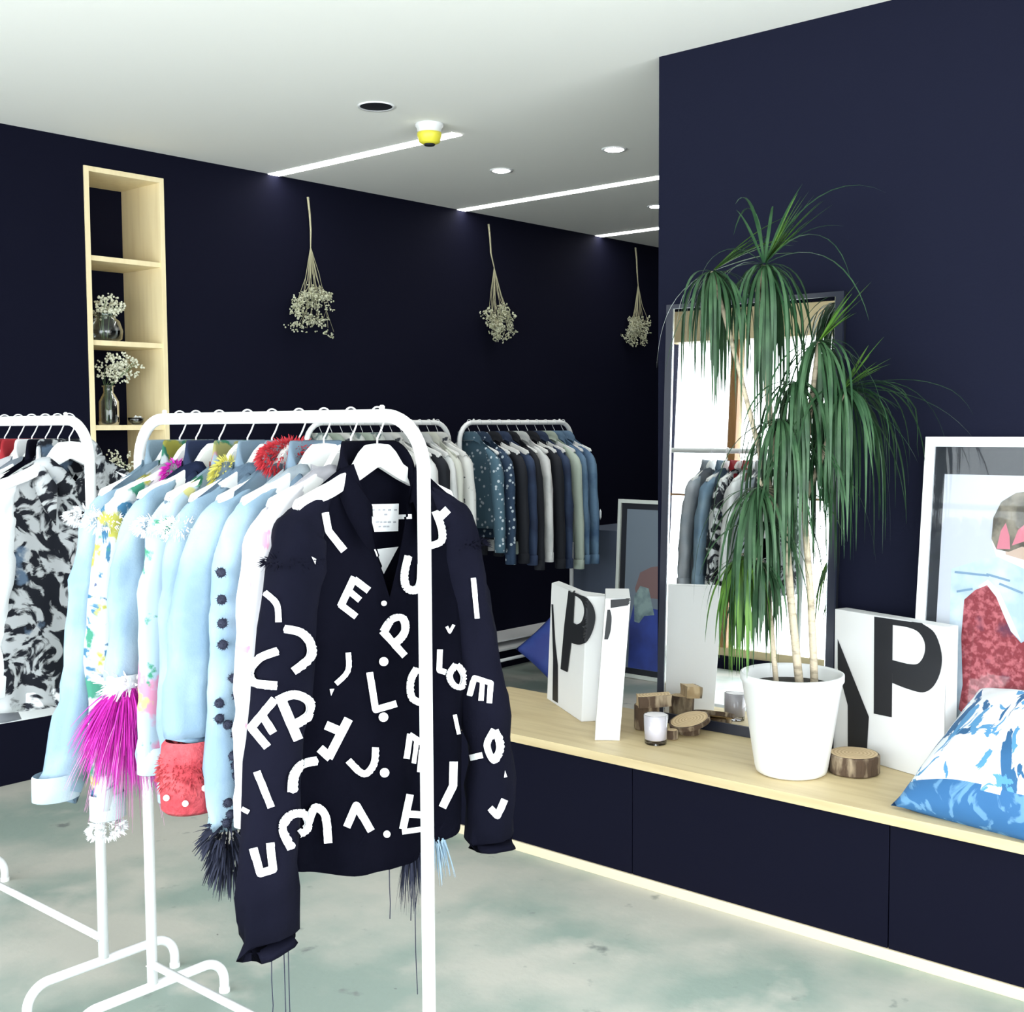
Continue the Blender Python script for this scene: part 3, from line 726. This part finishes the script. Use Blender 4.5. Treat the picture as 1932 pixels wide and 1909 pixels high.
# G2
g = garment('denim_jacket', 'white denim jacket splashed with blue, green and yellow paint on the front rack', 'jacket', loc(YG[1]), 0, PAINT, JG, hem=-.78, sl=(-.88, -.70), seed=2, m_cuff=DL2, th=.026, r=(.050, .036))
frill(g['t'], (-.23, 0, -.225), (.052, .038, .018), WHT)
b = fur(NB(), (-.255, 0, -.905), (.040, .030, .018), 260, .012, rnd, .004, .3, 1.0, 2); obj('cuff_frill', b, WHT, g['t'])
# pink collar patch
obj('collar_fur', fur(NB(), (-.075, -.030, -.135), (.030, .018, .035), 700, .016, rnd, .0020, .6, .8, 3), FPK, g['t'])
# G3
g = garment('denim_jacket', 'denim jacket with a magenta feather cuff on the front rack', 'jacket', loc(YG[2]), 0, DKD, JG, hem=-.76, sl=(-.60, -.62), seed=3, m_cuff=DL2, th=.030, m_sl=DL, r=(.048, .040))
b = NB(); fur(b, (-.250, -.01, -.62), (.055, .045, .055), 2200, .095, rnd, .0019, 1.3, .6, 5); obj('feather_cuff', b, FPK, g['t'])
b = NB(); fur(b, (-.245, -.015, -.64), (.055, .045, .05), 260, .14, rnd, .0011, 1.4, .65, 5); obj('feather_wisps', b, FPL, g['t'])
b = NB(); fur(b, (-.245, -.01, -.565), (.050, .045, .018), 150, .03, rnd, .004, .1, 1.0, 2); obj('white_frill', b, WHT, g['t'])
# G4
g = garment('denim_jacket', 'denim jacket with pink, green and yellow appliques, fourth from the left on the front rack', 'jacket', loc(YG[3]), 0, PAINT2, JG, hem=-.78, sl=(-.74, -.70), seed=4, m_cuff=DL2, th=.030, r=(.046, .036))
frill(g['t'], (-.23, 0, -.225), (.052, .038, .018), WHT)
obj('yellow_collar_patch', fur(NB(), (-.075, -.034, -.13), (.042, .016, .040), 520, .018, rnd, .0024, .5, .6, 2), FYL, g['t'])
# G5
g = garment('denim_jacket', 'plain pale blue denim jacket between the appliqued one and the coral cuffed one', 'jacket', loc(YG[4]), 0, DM, JG, hem=-.80, sl=(-.78, -.74), seed=5, m_sl=DL, th=.030, r=(.050, .042))
frill(g['t'], (-.23, 0, -.225), (.052, .038, .018), WHT)
# G6
g = garment('denim_jacket', 'pale denim jacket with fluffy coral red cuffs dotted with pearls', 'jacket', loc(YG[5]), 0, DL, JG, hem=-.74, sl=(-.64, -.62), seed=6, m_cuff=False, th=.032, r=(.058, .054), out=.075)
t_ = g['t']; cx = -.282
b = lathe_flat(NB(), [(.052, .012), (.060, .004), (.066, -.05), (.064, -.122), (.056, -.130), (.048, -.11)], (cx, 0, -.645), .85, 26)
fc = obj('fur_cuff', b, FRD, t_, True); obj('fur_pile', fur(NB(), (cx, 0, -.70), (.065, .056, .066), 1500, .012, rnd, .0022, .5, 1.0, 2), FRD, fc)
for a, z in ((-2.3, -.745), (-1.75, -.72), (-1.2, -.745), (-.6, -.73), (-2.9, -.735)):
    obj('pearl', blob(NB(), (cx+.071*math.cos(a), .061*math.sin(a), z), .0065, 2), PEARL, fc, True)
obj('red_fur_collar', fur(NB(), (-.035, -.02, -.085), (.080, .030, .034), 1500, .016, rnd, .0022, .4, .8, 3), REDC, t_)
# G7
g = garment('denim_jacket', 'pale denim jacket with black pompoms and a black fringe at the cuff', 'jacket', loc(YG[6]), 0, DL2, JG, hem=-.76, sl=(-.80, -.78), seed=7, m_cuff=False, th=.030, r=(.050, .040), m_sl=DL, m_col=DM, out=.055)
t_ = g['t']; slv7 = g['sl'][0]
for i in range(20):
    z = -.42-.36*(i/19) if i > 3 else -.30-.045*i
    a = rnd.uniform(-2.9, -1.5) if i > 3 else -2.3; rr = .050-.012*(-z-.2)/.6
    p = (-.252+rr*math.cos(a)*1.05, rr*.85*math.sin(a)-.004, z+rnd.uniform(-.006, .006)); b = NB(); blob(b, p, .0095, 2); fur(b, p, (.008,)*3, 60, .005, rnd, .0012, .1, 1, 1); obj('pompom', b, FBK, slv7)
b = NB(); fur(b, (-.262, -.01, -.815), (.045, .036, .03), 420, .035, rnd, .0035, .7, .7, 3); fur(b, (-.255, -.01, -.86), (.040, .032, .03), 360, .04, rnd, .003, 1.0, .5, 3); obj('black_fringe', b, FBK, t_)
b = NB(); tube(b, [(-.235, -.03, -.86), (-.255, -.035, -.93), (-.245, -.035, -.975), (-.222, -.035, -.97), (-.212, -.035, -.92), (-.225, -.03, -.86)], .0010, 5)
tube(b, [(-.21, -.03, -.86), (-.213, -.03, -.90), (-.212, -.03, -.94)], .0010, 5); obj('loose_thread', b, FBK, t_)
# G8
g = garment('denim_jacket', 'white jacket with faint pink marks, directly behind the black lettered jacket', 'jacket', loc(YG[7]), 0, PAINT3, JG, hem=-.72, sl=(-.775, -.74), seed=8, th=.012, wr=.005, collar=False, r=(.048, .034), m_cuff=WHT, out=.055)
# G9: the black jacket
g = garment('denim_jacket', 'black denim jacket covered in cut-out white letters, nearest on the front rack', 'jacket', loc(YG[8]), math.radians(-3), BLK, JG, hem=-.865, sl=(-.985, -.945), seed=9.3, th=.034, m_cuff=False,
            r=(.058, .058), wr=.015, vneck=-.36, vpow=1.3, sh=.205, hw=.215, out=.098, x0=.192, sy=-.02, flat=.75, hemcurve=-.035)
TB = g['t']; bpy.context.view_layer.update()
for s in (-1, 1):
    obj('frayed_shoulder_seam', fur(NB(), (s*.222, -.01, -.27), (.056, .045, .008), 160, .016, rnd, .0016, .2, 1.2, 2), BLK, TB)
bpy.context.view_layer.update()
bv = bvh_of([g['body']]+g['sl']+[c for s_ in g['sl'] for c in s_.children])
def z3(p): return (400+p[0]/3.22, 840+p[1]/3.22)
def z4(p): return (350+p[0]/2.972, 1300+p[1]/2.972)
def S3(pts, w): return stroke([z3(p) for p in curve2(pts, 4)] if len(pts) > 2 else [z3(p) for p in pts], w/3.22)
def K3(pts, w): return stroke([z3(p) for p in pts], w/3.22)
def S4(pts, w): return stroke([z4(p) for p in curve2(pts, 4)] if len(pts) > 2 else [z4(p) for p in pts], w/2.972)
def K4(pts, w): return stroke([z4(p) for p in pts], w/2.972)
LET = [
    K3([(683, 410), (703, 520), (800, 640)], 46), K3([(1122, 435), (1210, 432)], 28), [[z3(p) for p in ((980, 632), (1130, 615), (1040, 782))]],
    S3([(1190, 672), (1165, 780), (1172, 860), (1215, 880), (1255, 840), (1262, 720)], 48),
    S3([(1350, 400), (1385, 500), (1385, 580), (1320, 610)], 42), K3([(1375, 445), (1432, 390)], 50), [[z3(p) for p in ((600, 675), (628, 690), (622, 722))]],
    K3([(862, 800), (778, 980)], 44)+K3([(860, 815), (950, 882)], 44)+K3([(835, 890), (895, 940)], 38)+K3([(775, 965), (872, 1040)], 40),
    K3([(1030, 1125), (1168, 1278)], 44)+S3([(1035, 1130), (1080, 1060), (1140, 1045), (1165, 1090), (1150, 1150), (1100, 1200)], 42),
    S3([(440, 1115), (530, 1135), (585, 1200), (580, 1290), (485, 1372)], 50), S3([(400, 1250), (300, 1290), (240, 1365), (265, 1440), (390, 1458)], 50),
    S3([(325, 895), (395, 965), (405, 1072)], 38), S3([(825, 1258), (822, 1370), (748, 1448)], 32), [[z3(p) for p in ((712, 1480), (740, 1478), (722, 1520))]],
    K3([(955, 1378), (990, 1605), (1117, 1568)], 42), S3([(1240, 1355), (1200, 1430), (1205, 1530), (1270, 1565)], 44),
    K3([(1382, 1240), (1378, 1365), (1418, 1378)], 34), K3([(1565, 1520), (1592, 1412), (1690, 1442), (1682, 1565)], 34)+K3([(1640, 1430), (1632, 1550)], 30),
    S3([(1475, 1330), (1435, 1390), (1455, 1450), (1500, 1465), (1515, 1400), (1475, 1330)], 34), K3([(1585, 805), (1610, 1050)], 30),
    K3([(1422, 1100), (1440, 1135), (1465, 1090)], 18), K3([(1470, 1635), (1495, 1755)], 24),
    K4([(500, 55), (372, 215), (460, 325)], 46)+K4([(432, 145), (492, 245)], 44),
    K4([(535, 60), (628, 285)], 56)+S4([(510, 65), (600, 30), (680, 65), (680, 140), (600, 195)], 50),
    K4([(912, 165), (800, 385)], 50)+K4([(785, 200), (872, 238)], 50)+K4([(752, 330), (812, 385)], 50),
    S4([(1062, 325), (1050, 420), (990, 475), (908, 398)], 38),
    K4([(1255, 250), (1235, 390)], 34)+K4([(1295, 275), (1275, 415)], 28)+K4([(1250, 255), (1325, 300)], 34)+K4([(1322, 340), (1310, 465)], 34),
    K4([(402, 460), (478, 662)], 40), S4([(738, 400), (650, 420), (600, 480), (590, 575)], 50),
    S4([(590, 895), (540, 780), (580, 705), (655, 700), (680, 760), (625, 810)], 46)+S4([(680, 735), (720, 655), (780, 700), (802, 852)], 46),
    K4([(903, 772), (955, 650), (1037, 795)], 42), K4([(1255, 590), (1215, 785)], 42)+K4([(1245, 700), (1325, 705)], 40)+K4([(1210, 800), (1320, 785)], 30),
    K4([(1500, 405), (1497, 540), (1438, 662)], 44), K4([(380, 890), (418, 1030), (490, 1008), (472, 860)], 46),
    S4([(1730, 225), (1690, 310), (1725, 395), (1755, 320), (1730, 225)], 38), K4([(1665, 368), (1598, 385)], 34), K4([(1787, 618), (1748, 708), (1706, 664)], 38),
    [[z4(p) for p in ((1788, 455), (1800, 492), (1782, 495))]], K4([(320, 668), (358, 690)], 26),
]
for L in LET: 
    bm = decal(L, bv, .002, 5)
    if len(bm.faces): obj('letter_patch', worldify(TB, bm), WHT, TB)
    else: bm.free()
for p, r_ in ((z3((1037, 960)), 5), (z3((1037, 1312)), 8.5), (z3((1035, 1650)), 9), (z4((1110, 467)), 9), (z4((1123, 812)), 7)):
    obj('button', worldify(TB, decal([disc2(p, r_)], bv, .0035, 4)), PLAST, TB)
lab = worldify(TB, decal([[z3(p) for p in ((938, 358), (1130, 354), (1126, 520), (980, 524))]], bv, .003, 6)); lb = obj('neck_label', lab, WHT, TB)
GRT = mat('grey_label_text', (.35, .36, .40), .7); b = []
for y_, xs in ((392, (962, 1000, 1030, 1062, 1098)), (420, (1040,)), (465, (985, 1010, 1035, 1060, 1090)), (490, (1000, 1030, 1050))):
    for x_ in xs: b += K3([(x_, y_), (x_+17, y_-1)], 9)
obj('label_text', worldify(TB, decal(b, bv, .0045, 6)), GRT, TB)
# ragged threads and torn hem
for th_ in [(.035, -.045, -.885, .14, .0), (.045, -.045, -.885, .30, .006), (.052, -.045, -.885, .12, -.005), (-.02, -.045, -.895, .11, .0), (-.285, -.02, -.985, .16, -.004), (-.265, -.03, -.985, .19, .004), (-.255, -.03, -.985, .24, .002)]:
    obj('hanging_thread', threads(NB(), [th_], .0010), FBK, TB)
obj('torn_fringe', fur(NB(), (.055, -.035, -.895), (.026, .014, .008), 170, .075, rnd, .0016, 1.6, .3, 4), FBK, TB)
obj('pale_torn_fringe', fur(NB(), (.115, -.03, -.885), (.026, .014, .010), 80, .055, rnd, .0018, 1.5, .4, 3), DL, TB)

# left rack garments
YL = [2.985, 3.045, 3.110, 3.185, 3.26, 3.34, 3.43]
LN = ['white jacket with marbled print', 'black waistcoat', 'white shirt', 'coral red collared jacket', 'second marbled jacket', 'pale blue jacket', 'pale grey coat']
for y, nm in zip(YL, LN): hanger(False, (RX, y, RZ+.0005), 0, 'white hanger on the left rack holding the '+nm, LH)
LG = 'clothes on the left white rack'
garment('printed_jacket', 'jacket with a black and white marbled print, nearest on the left rack', 'jacket', (RX, YL[0], RZ), math.radians(-6), MARB, LG, hem=-.74, sl=(-.70, -.45), seed=21, th=.035, m_sl=WHT, r=(.062, .05), out=.02, m_col=MARB, vneck=-.16, hw=.22)
garment('waistcoat', 'black waistcoat behind the marbled jacket on the left rack', 'waistcoat', (RX, YL[1], RZ), 0, BLK, LG, hem=-.66, seed=22, th=.026, sleeves=False, hw=.22)
garment('denim_jacket', 'greyish pale denim jacket showing under the marbled jacket on the left rack', 'jacket', (RX, YL[2], RZ), 0, GD, LG, hem=-.79, sl=(-.70, -.72), seed=23, th=.028, m_col=WHT)
garment('collared_jacket', 'white jacket with a coral red collar on the left rack', 'jacket', (RX, YL[3], RZ), 0, WHT, LG, hem=-.70, sl=(-.68, -.68), seed=24, th=.028, m_col=REDC)
garment('printed_jacket', 'darker marbled jacket deeper in the left rack', 'jacket', (RX, YL[4], RZ), 0, MARB, LG, hem=-.80, sl=(-.78, -.72), seed=25, th=.030, m_col=REDC)
garment('denim_jacket', 'pale blue denim jacket near the left edge of the photo', 'jacket', (RX, YL[5], RZ), 0, DM, LG, hem=-.78, sl=(-.72, -.72), seed=26, th=.030)
garment('coat', 'pale grey coat last seen on the left rack before the photo edge', 'coat', (RX, YL[6], RZ), 0, GD, LG, hem=-.74, sl=(-.74, -.74), seed=27, th=.032)

# distant racks
CR = mat('cream_cotton', (.74, .75, .68), .8); OF = mat('off_white_cloth', (.86, .86, .86), .8, rgb2=(.68, .70, .70), scale=9)
PW = mat('pale_patterned_cloth', (.76, .79, .76), .8, rgb2=(.17, .24, .24), scale=13, lo=.56, hi=.62)
PW2 = mat('pale_cloth_with_dark_flecks', (.82, .82, .80), .8, rgb2=(.05, .06, .08), scale=20, lo=.62, hi=.66)
SNOW = mat('navy_cloth_with_white_flakes', (.62, .70, .76), .8, rgb2=(.025, .055, .11), scale=34, lo=.24, hi=.30, kind='dots')
SNOW2 = mat('steel_cloth_with_white_flakes', (.62, .70, .76), .8, rgb2=(.075, .15, .21), scale=34, lo=.22, hi=.30, kind='dots')
NV = mat('navy_denim', (.018, .032, .080), .8, rgb2=(.035, .06, .13), scale=8); ND = mat('near_black_cloth', (.010, .012, .020), .8)
BD = mat('blue_denim', (.065, .13, .24), .8, rgb2=(.15, .26, .40), scale=7); SG = mat('sage_cream_denim', (.50, .58, .50), .8)
r4 = [(SNOW2, 'steel blue jacket with white flakes, first on the far right rack', -.72, .0), (SNOW, 'navy jacket with white flakes, second on the far right rack', -.78, 0), (ND, 'near-black jacket beside the flaked ones on the far right rack', -.80, 0),
      (NV, 'navy denim jacket left of the white one on the far right rack', -.80, 0), (ND, 'near-black jacket just left of the white one on the far right rack', -.82, 0), (OF, 'off-white jacket in the middle of the far right rack', -.80, 0),
      (ND, 'near-black jacket just right of the white one on the far right rack', -.84, 0), (NV, 'navy denim jacket next to the sage one on the far right rack', -.84, 0), (SG, 'sage cream jacket near the right end of the far right rack', -.84, 0),
      (BD, 'blue denim jacket, second from the right end of the far right rack', -.84, 0), (BD, 'blue denim jacket with a torn white patch ending the far right rack', -.86, 0)]
def far_row(items, x0, x1, grp, hg, where, sl_dx=0, seed0=100):
    n = len(items)
    for i, (m, lb, z, _) in enumerate(items):
        x = x0+(x1-x0)*i/(n-1)
        hanger(True, (x, 4.62, RZ+.0005), PI/2+rnd.uniform(-.06, .06), 'white hanger holding the %s' % (' '.join(lb.split(' on the ')[0].split(',')[0].split()[:8])+', '+where), hg)
        g = garment('hanging_jacket', lb, 'jacket', (x, 4.62, RZ), PI/2+rnd.uniform(-.08, .08), m, grp, far=True, hem=z+.14, sl=(z+rnd.uniform(-.02, .02), z+.04), seed=seed0+i, th=.022, r=(.040, .030), wr=.006, sy=rnd.uniform(-.01, .01), out=.03)
        if i == n-1 and 'torn' in lb: obj('torn_patch', blob(NB(), (-.255, -.038, -.55), (.010, .006, .035), 1), PWH, g['t'], True)
far_row(r4, 4.93, 5.76, 'jackets on the far right rack', 'hangers on the far right rack', 'far right rack')
r3 = []
ords = ['leftmost', 'second from the left', 'third from the left', 'fourth from the left', 'fifth from the left', 'sixth from the left', 'seventh from the left', 'sixth from the right', 'fifth from the right', 'fourth from the right', 'third from the right', 'second from the right', 'rightmost']
ms = [(PW, 'pale patterned'), (SG, 'sage cream'), (PW2, 'flecked pale'), (PW, 'pale patterned'), (SG, 'sage cream'), (PW, 'pale patterned'), (OF, 'off-white'), (PW2, 'flecked pale'), (OF, 'off-white'), (ND, 'near-black'), (OF, 'off-white'), (CR, 'cream'), (PW2, 'flecked pale')]
for (m, nm), o_ in zip(ms, ords): r3.append((m, '%s jacket %s on the pale rack behind the front rack' % (nm, o_), -.80, 0))
far_row(r3, 3.87, 4.68, 'jackets on the pale middle rack', 'hangers on the pale middle rack', 'pale rack behind', seed0=140)

# ------------------------------------------------------------------ potted dragon plant
pc = Vector((3.375, 1.80, .4205))
t = thing('potted_dragon_plant', 'tall dragon tree with drooping leaves in a round white pot on the bench', 'plant', pc)
obj('pot', lathe(NB(), [(.098, 0), (.108, .006), (.112, .02), (.153, .285), (.158, .292), (.158, .312), (.152, .314), (.146, .305), (.140, .262), (.02, .258)], 56), POT, t, True)
obj('soil', lathe(NB(), [(.1415, .270), (.10, .278), (.04, .283), (.001, .282)], 32, cap1=False), SOIL, t, True)
def W(x, y, X): return at(x, y, 0, X)-pc
C1 = [W(1466, 1303, 3.36), W(1460, 1240, 3.355), W(1453, 1160, 3.35), W(1449, 1090, 3.35), W(1436, 1060, 3.34)]
C2 = [W(1510, 1306, 3.38), W(1502, 1230, 3.385), W(1492, 1130, 3.39), W(1482, 1000, 3.39), W(1470, 900, 3.38), W(1452, 780, 3.37), W(1440, 640, 3.36), W(1430, 548, 3.35), W(1442, 500, 3.35)]
C3 = [W(1537, 1306, 3.40), W(1534, 1220, 3.40), W(1529, 1120, 3.40), W(1520, 1000, 3.40), W(1517, 900, 3.40), W(1528, 780, 3.40), W(1545, 645, 3.39)]
C4 = [W(1484, 1010, 3.39), W(1440, 880, 3.36), W(1395, 700, 3.32), W(1344, 512, 3.28)]
C5 = [W(1520, 940, 3.40), W(1555, 850, 3.42), W(1592, 735, 3.43)]
for P_, r_ in ((C1, (.0085, .0075)), (C2, (.0135, .008)), (C3, (.0125, .0075)), (C4, (.009, .0065)), (C5, (.009, .007))):
    n_ = len(P_); 
    b = tube(NB(), P_, [r_[0]+(r_[1]-r_[0])*i/(n_-1) for i in range(n_)], 10); obj('cane', b, BARKC, t, True)
def tuft(c, n, L, seed, emin=-20, emax=75, az=None, droop=2.2, m=None, wid=.0055, down_bias=0):
    rnd = random.Random(seed); bm = NB()
    for i in range(int(n*1.7)):
        a = rnd.uniform(0, 2*PI) if az is None else rnd.gauss(az[0], az[1]); e = math.radians(rnd.uniform(emin, emax)); l = L*rnd.uniform(.5, 1.1)
        d = Vector((math.cos(e)*math.cos(a), math.cos(e)*math.sin(a), math.sin(e))); p = Vector(c)+d*.008
        k = 11; st = l/k; prev = None; dr = droop*math.exp(rnd.gauss(-.15, .65)); tw = rnd.uniform(-.35, .35)
        side = d.cross(Vector((0, 0, 1)));
        if side.length < .1: side = Vector((1, 0, 0))
        side.normalize()
        for j in range(k+1):
            q = j/k; w_ = wid*(.55+1.1*q if q < .35 else .94*(1-((q-.35)/.65)**1.8)+.04)
            A = bm.verts.new(p-side*w_+Vector((0, 0, w_*.35))); M_ = bm.verts.new(p); B = bm.verts.new(p+side*w_+Vector((0, 0, w_*.35)))
            if prev: bm.faces.new((prev[0], prev[1], M_, A)); bm.faces.new((prev[1], prev[2], B, M_))
            prev = (A, M_, B)
            d = (d+Vector((0, 0, -dr*st*(1.8+6*q)*.9))).normalized()
            d = Vector((d.x+d.y*tw*st*3, d.y-d.x*tw*st*3, d.z)).normalized()
            p = p+d*st
            zmin = .05
            lim = 3.63+(p.z+pc.z-.42)*.05-pc.x
            if p.x > lim-.01: p.x = lim-.01-rnd.uniform(0, .02)
            if p.z < .005: p.z = .005
    return bm
def T_(c, n, L, seed, m=LEAF, **k):
    b = tuft(c, n, L, seed, **k); obj('leaf_tuft', b, m, t, True)
T_(C4[-1], 42, .42, 1, emin=-60, emax=15, droop=8)
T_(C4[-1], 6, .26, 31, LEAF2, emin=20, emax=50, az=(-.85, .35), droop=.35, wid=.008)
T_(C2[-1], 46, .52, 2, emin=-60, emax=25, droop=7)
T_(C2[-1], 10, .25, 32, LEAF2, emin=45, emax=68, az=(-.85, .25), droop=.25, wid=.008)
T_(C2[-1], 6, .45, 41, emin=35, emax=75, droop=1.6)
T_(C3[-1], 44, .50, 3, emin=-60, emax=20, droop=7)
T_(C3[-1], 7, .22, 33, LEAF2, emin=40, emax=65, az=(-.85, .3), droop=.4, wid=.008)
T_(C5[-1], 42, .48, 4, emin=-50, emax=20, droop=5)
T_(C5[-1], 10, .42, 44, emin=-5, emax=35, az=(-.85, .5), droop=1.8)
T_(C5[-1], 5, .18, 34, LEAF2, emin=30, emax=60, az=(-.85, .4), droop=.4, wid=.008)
T_(W(1470, 790, 3.33), 42, .46, 5, emin=-60, emax=10, droop=7)
T_(W(1500, 720, 3.36), 34, .44, 6, emin=-60, emax=10, droop=7)
T_(W(1430, 920, 3.30), 34, .42, 7, emin=-60, emax=10, droop=5)
T_(W(1515, 830, 3.38), 40, .42, 8, emin=-60, emax=5, droop=7)
T_(C1[-1], 26, .32, 9, emin=-60, emax=20, droop=6)
T_(W(1397, 1048, 3.31), 42, .36, 10, LEAF2, emin=-70, emax=-10, droop=8)
T_(W(1445, 985, 3.34), 24, .36, 12, emin=-60, emax=10, droop=6)
obj('side_branch', tube(NB(), [C1[-1], W(1412, 1045, 3.32), W(1397, 1046, 3.31)], .004, 8), BARKC, t, True)
obj('side_branch', tube(NB(), [C2[3], W(1455, 950, 3.35), W(1430, 900, 3.30)], .005, 8), BARKC, t, True)

# ------------------------------------------------------------------ candle, wood slices
t = thing('candle_glass', 'white candle in a small glass tumbler on the bench before the stacked wood', 'candle', (3.385, 2.315, .4205))
obj('tumbler', lathe(NB(), [(.036, 0), (.0385, .003), (.0415, .10), (.0395, .101), (.0365, .014)], 32, cap1=True), glass('tumbler_glass', (.90, .90, .92), .3), t, True)
obj('wax', lathe(NB(), [(.034, .0145), (.0385, .018), (.0405, .0985), (.036, .0995)], 32), mat('pinkish_white_wax', (.86, .82, .85), .5), t, True)
def slice_(name, label, c, r, h, rot=(0, 0, 0), seed=0, stretch=1.0, group=None):
    bm = NB(); n = 40; prof = [(.96, 0), (1, .06), (1.0, .94), (.96, 1)]; rows = []
    for q, z in prof:
        rows.append([bm.verts.new((r*q*stretch*(1+.05*noise.noise(Vector((math.cos(a)*2+seed, math.sin(a)*2, seed)))+.015*noise.noise(Vector((math.cos(a)*9, math.sin(a)*9+seed, z*3))))*math.cos(a), r*q*(1+.06*noise.noise(Vector((math.cos(a)*2, math.sin(a)*2+seed, 1))))*math.sin(a), h*z)) for a in [2*PI*k/n for k in range(n)]])
    for A, B in zip(rows, rows[1:]):
        for k in range(n): bm.faces.new((A[k], A[(k+1) % n], B[(k+1) % n], B[k]))
    for row in (rows[0][::-1], rows[-1]): f = bm.faces.new(row)
    t = thing(name, label, 'wood slice', c, group=group); t.rotation_euler = rot
    o = obj('bark_ring', bm, BARK, t)
    bm = NB(); lathe(bm, [(r*.90, h+.0003), (r*.88, h+.0012)], 36)
    for v in bm.verts: v.co.x *= stretch
    obj('cut_face', bm, CUTW, t)
    bm = NB(); lathe(bm, [(r*.88, -.0012), (r*.90, -.0003)], 36)
    for v in bm.verts: v.co.x *= stretch
    obj('cut_face', bm, CUTW, t)
    return t
slice_('wood_slice', 'round pale wood slice with bark on the bench, between the pot and the P box', (3.498, 1.650, .4225), .079, .058, seed=4)
def block_(label, c, sz, rot, seed):
    t = thing('wood_block', label, 'wood block', c, group='split wood blocks on the stack'); t.rotation_euler = rot
    def rough(lo, hi):
        b = box(NB(), lo, hi); bmesh.ops.subdivide_edges(b, edges=b.edges[:], cuts=5, use_grid_fill=True)
        for v in b.verts: v.co += Vector((noise.noise(v.co*30+Vector((seed, 0, 0))), noise.noise(v.co*30+Vector((0, seed, 0))), noise.noise(v.co*30+Vector((0, 0, seed)))*.4))*.005
        return b
    x, y, z = sz
    obj('split_wood', rough((-x/2, -y/2+.008, 0), (x/2, y/2, z)), CUTW, t); obj('bark', rough((-x/2, -y/2, .001), (x/2, -y/2+.0078, z-.001)), BARK, t)
    return t
def B_(x, y): p = at(x, y, 2, .42); return p
SG_ = 'rough wood pieces stacked by the mirror'
p = B_(1215, 1383); slice_('wood_slice', 'upright wood stub at the left end of the stack by the narrow white box', (p.x+.06, p.y+.03, .4225), .045, .085, seed=5, group=SG_)
block_('split wood block lying on the left stub of the stack', (p.x+.055, p.y-.005, .5075), (.115, .055, .042), (0, -.04, -.75), 21)
p = B_(1283, 1352); slice_('wood_slice', 'short wood stub at the back of the stack, next to the mirror foot', (p.x-.03, p.y, .4225), .030, .075, seed=7, group=SG_)
block_('split wood block on top of the back stub, touching the mirror frame', (p.x-.038, p.y+.005, .4985), (.095, .05, .040), (0, .03, -.75), 22)
p = B_(1300, 1388); slice_('wood_slice', 'small pale block under the dark tilted slice', (p.x+.02, p.y+.01, .4225), .036, .028, seed=9, group=SG_)
slice_('wood_slice', 'dark edged flat slice tilted forward right of the candle', (p.x+.03, p.y+.015, .456), .072, .016, (-.15, -.18, .3), seed=10, stretch=1.1, group=SG_)
p = B_(1345, 1362); slice_('wood_slice', 'long flat slice lying at the right end of the stack before the mirror', (p.x-.045, p.y+.0, .444), .070, .016, (.05, .08, -.3), seed=11, stretch=1.35, group=SG_)
slice_('wood_slice', 'small disc under the long flat slice at the right end of the stack', (p.x-.045, p.y+.0, .4225), .035, .018, seed=13, group=SG_)
p = B_(1265, 1398); slice_('wood_slice', 'tiny pale wood block just right of the candle', (p.x+.025, p.y+.01, .4225), .020, .030, seed=12, group=SG_)

# cushions
cushion('patterned_cushion', 'large blue and white wave patterned cushion at the right end of the bench', (3.400, 1.045, .566), .54, .66, .24, (0, math.radians(-30), math.radians(-9)), WAVE, 3, border=BLUEC)
cushion('blue_cushion', 'royal blue floor cushion far behind the left letter box', (5.33, 4.30, .235), .36, .36, .15, (math.radians(65), 0, math.radians(-50)), BLUEF, 5, spin=PI/4, res=20)
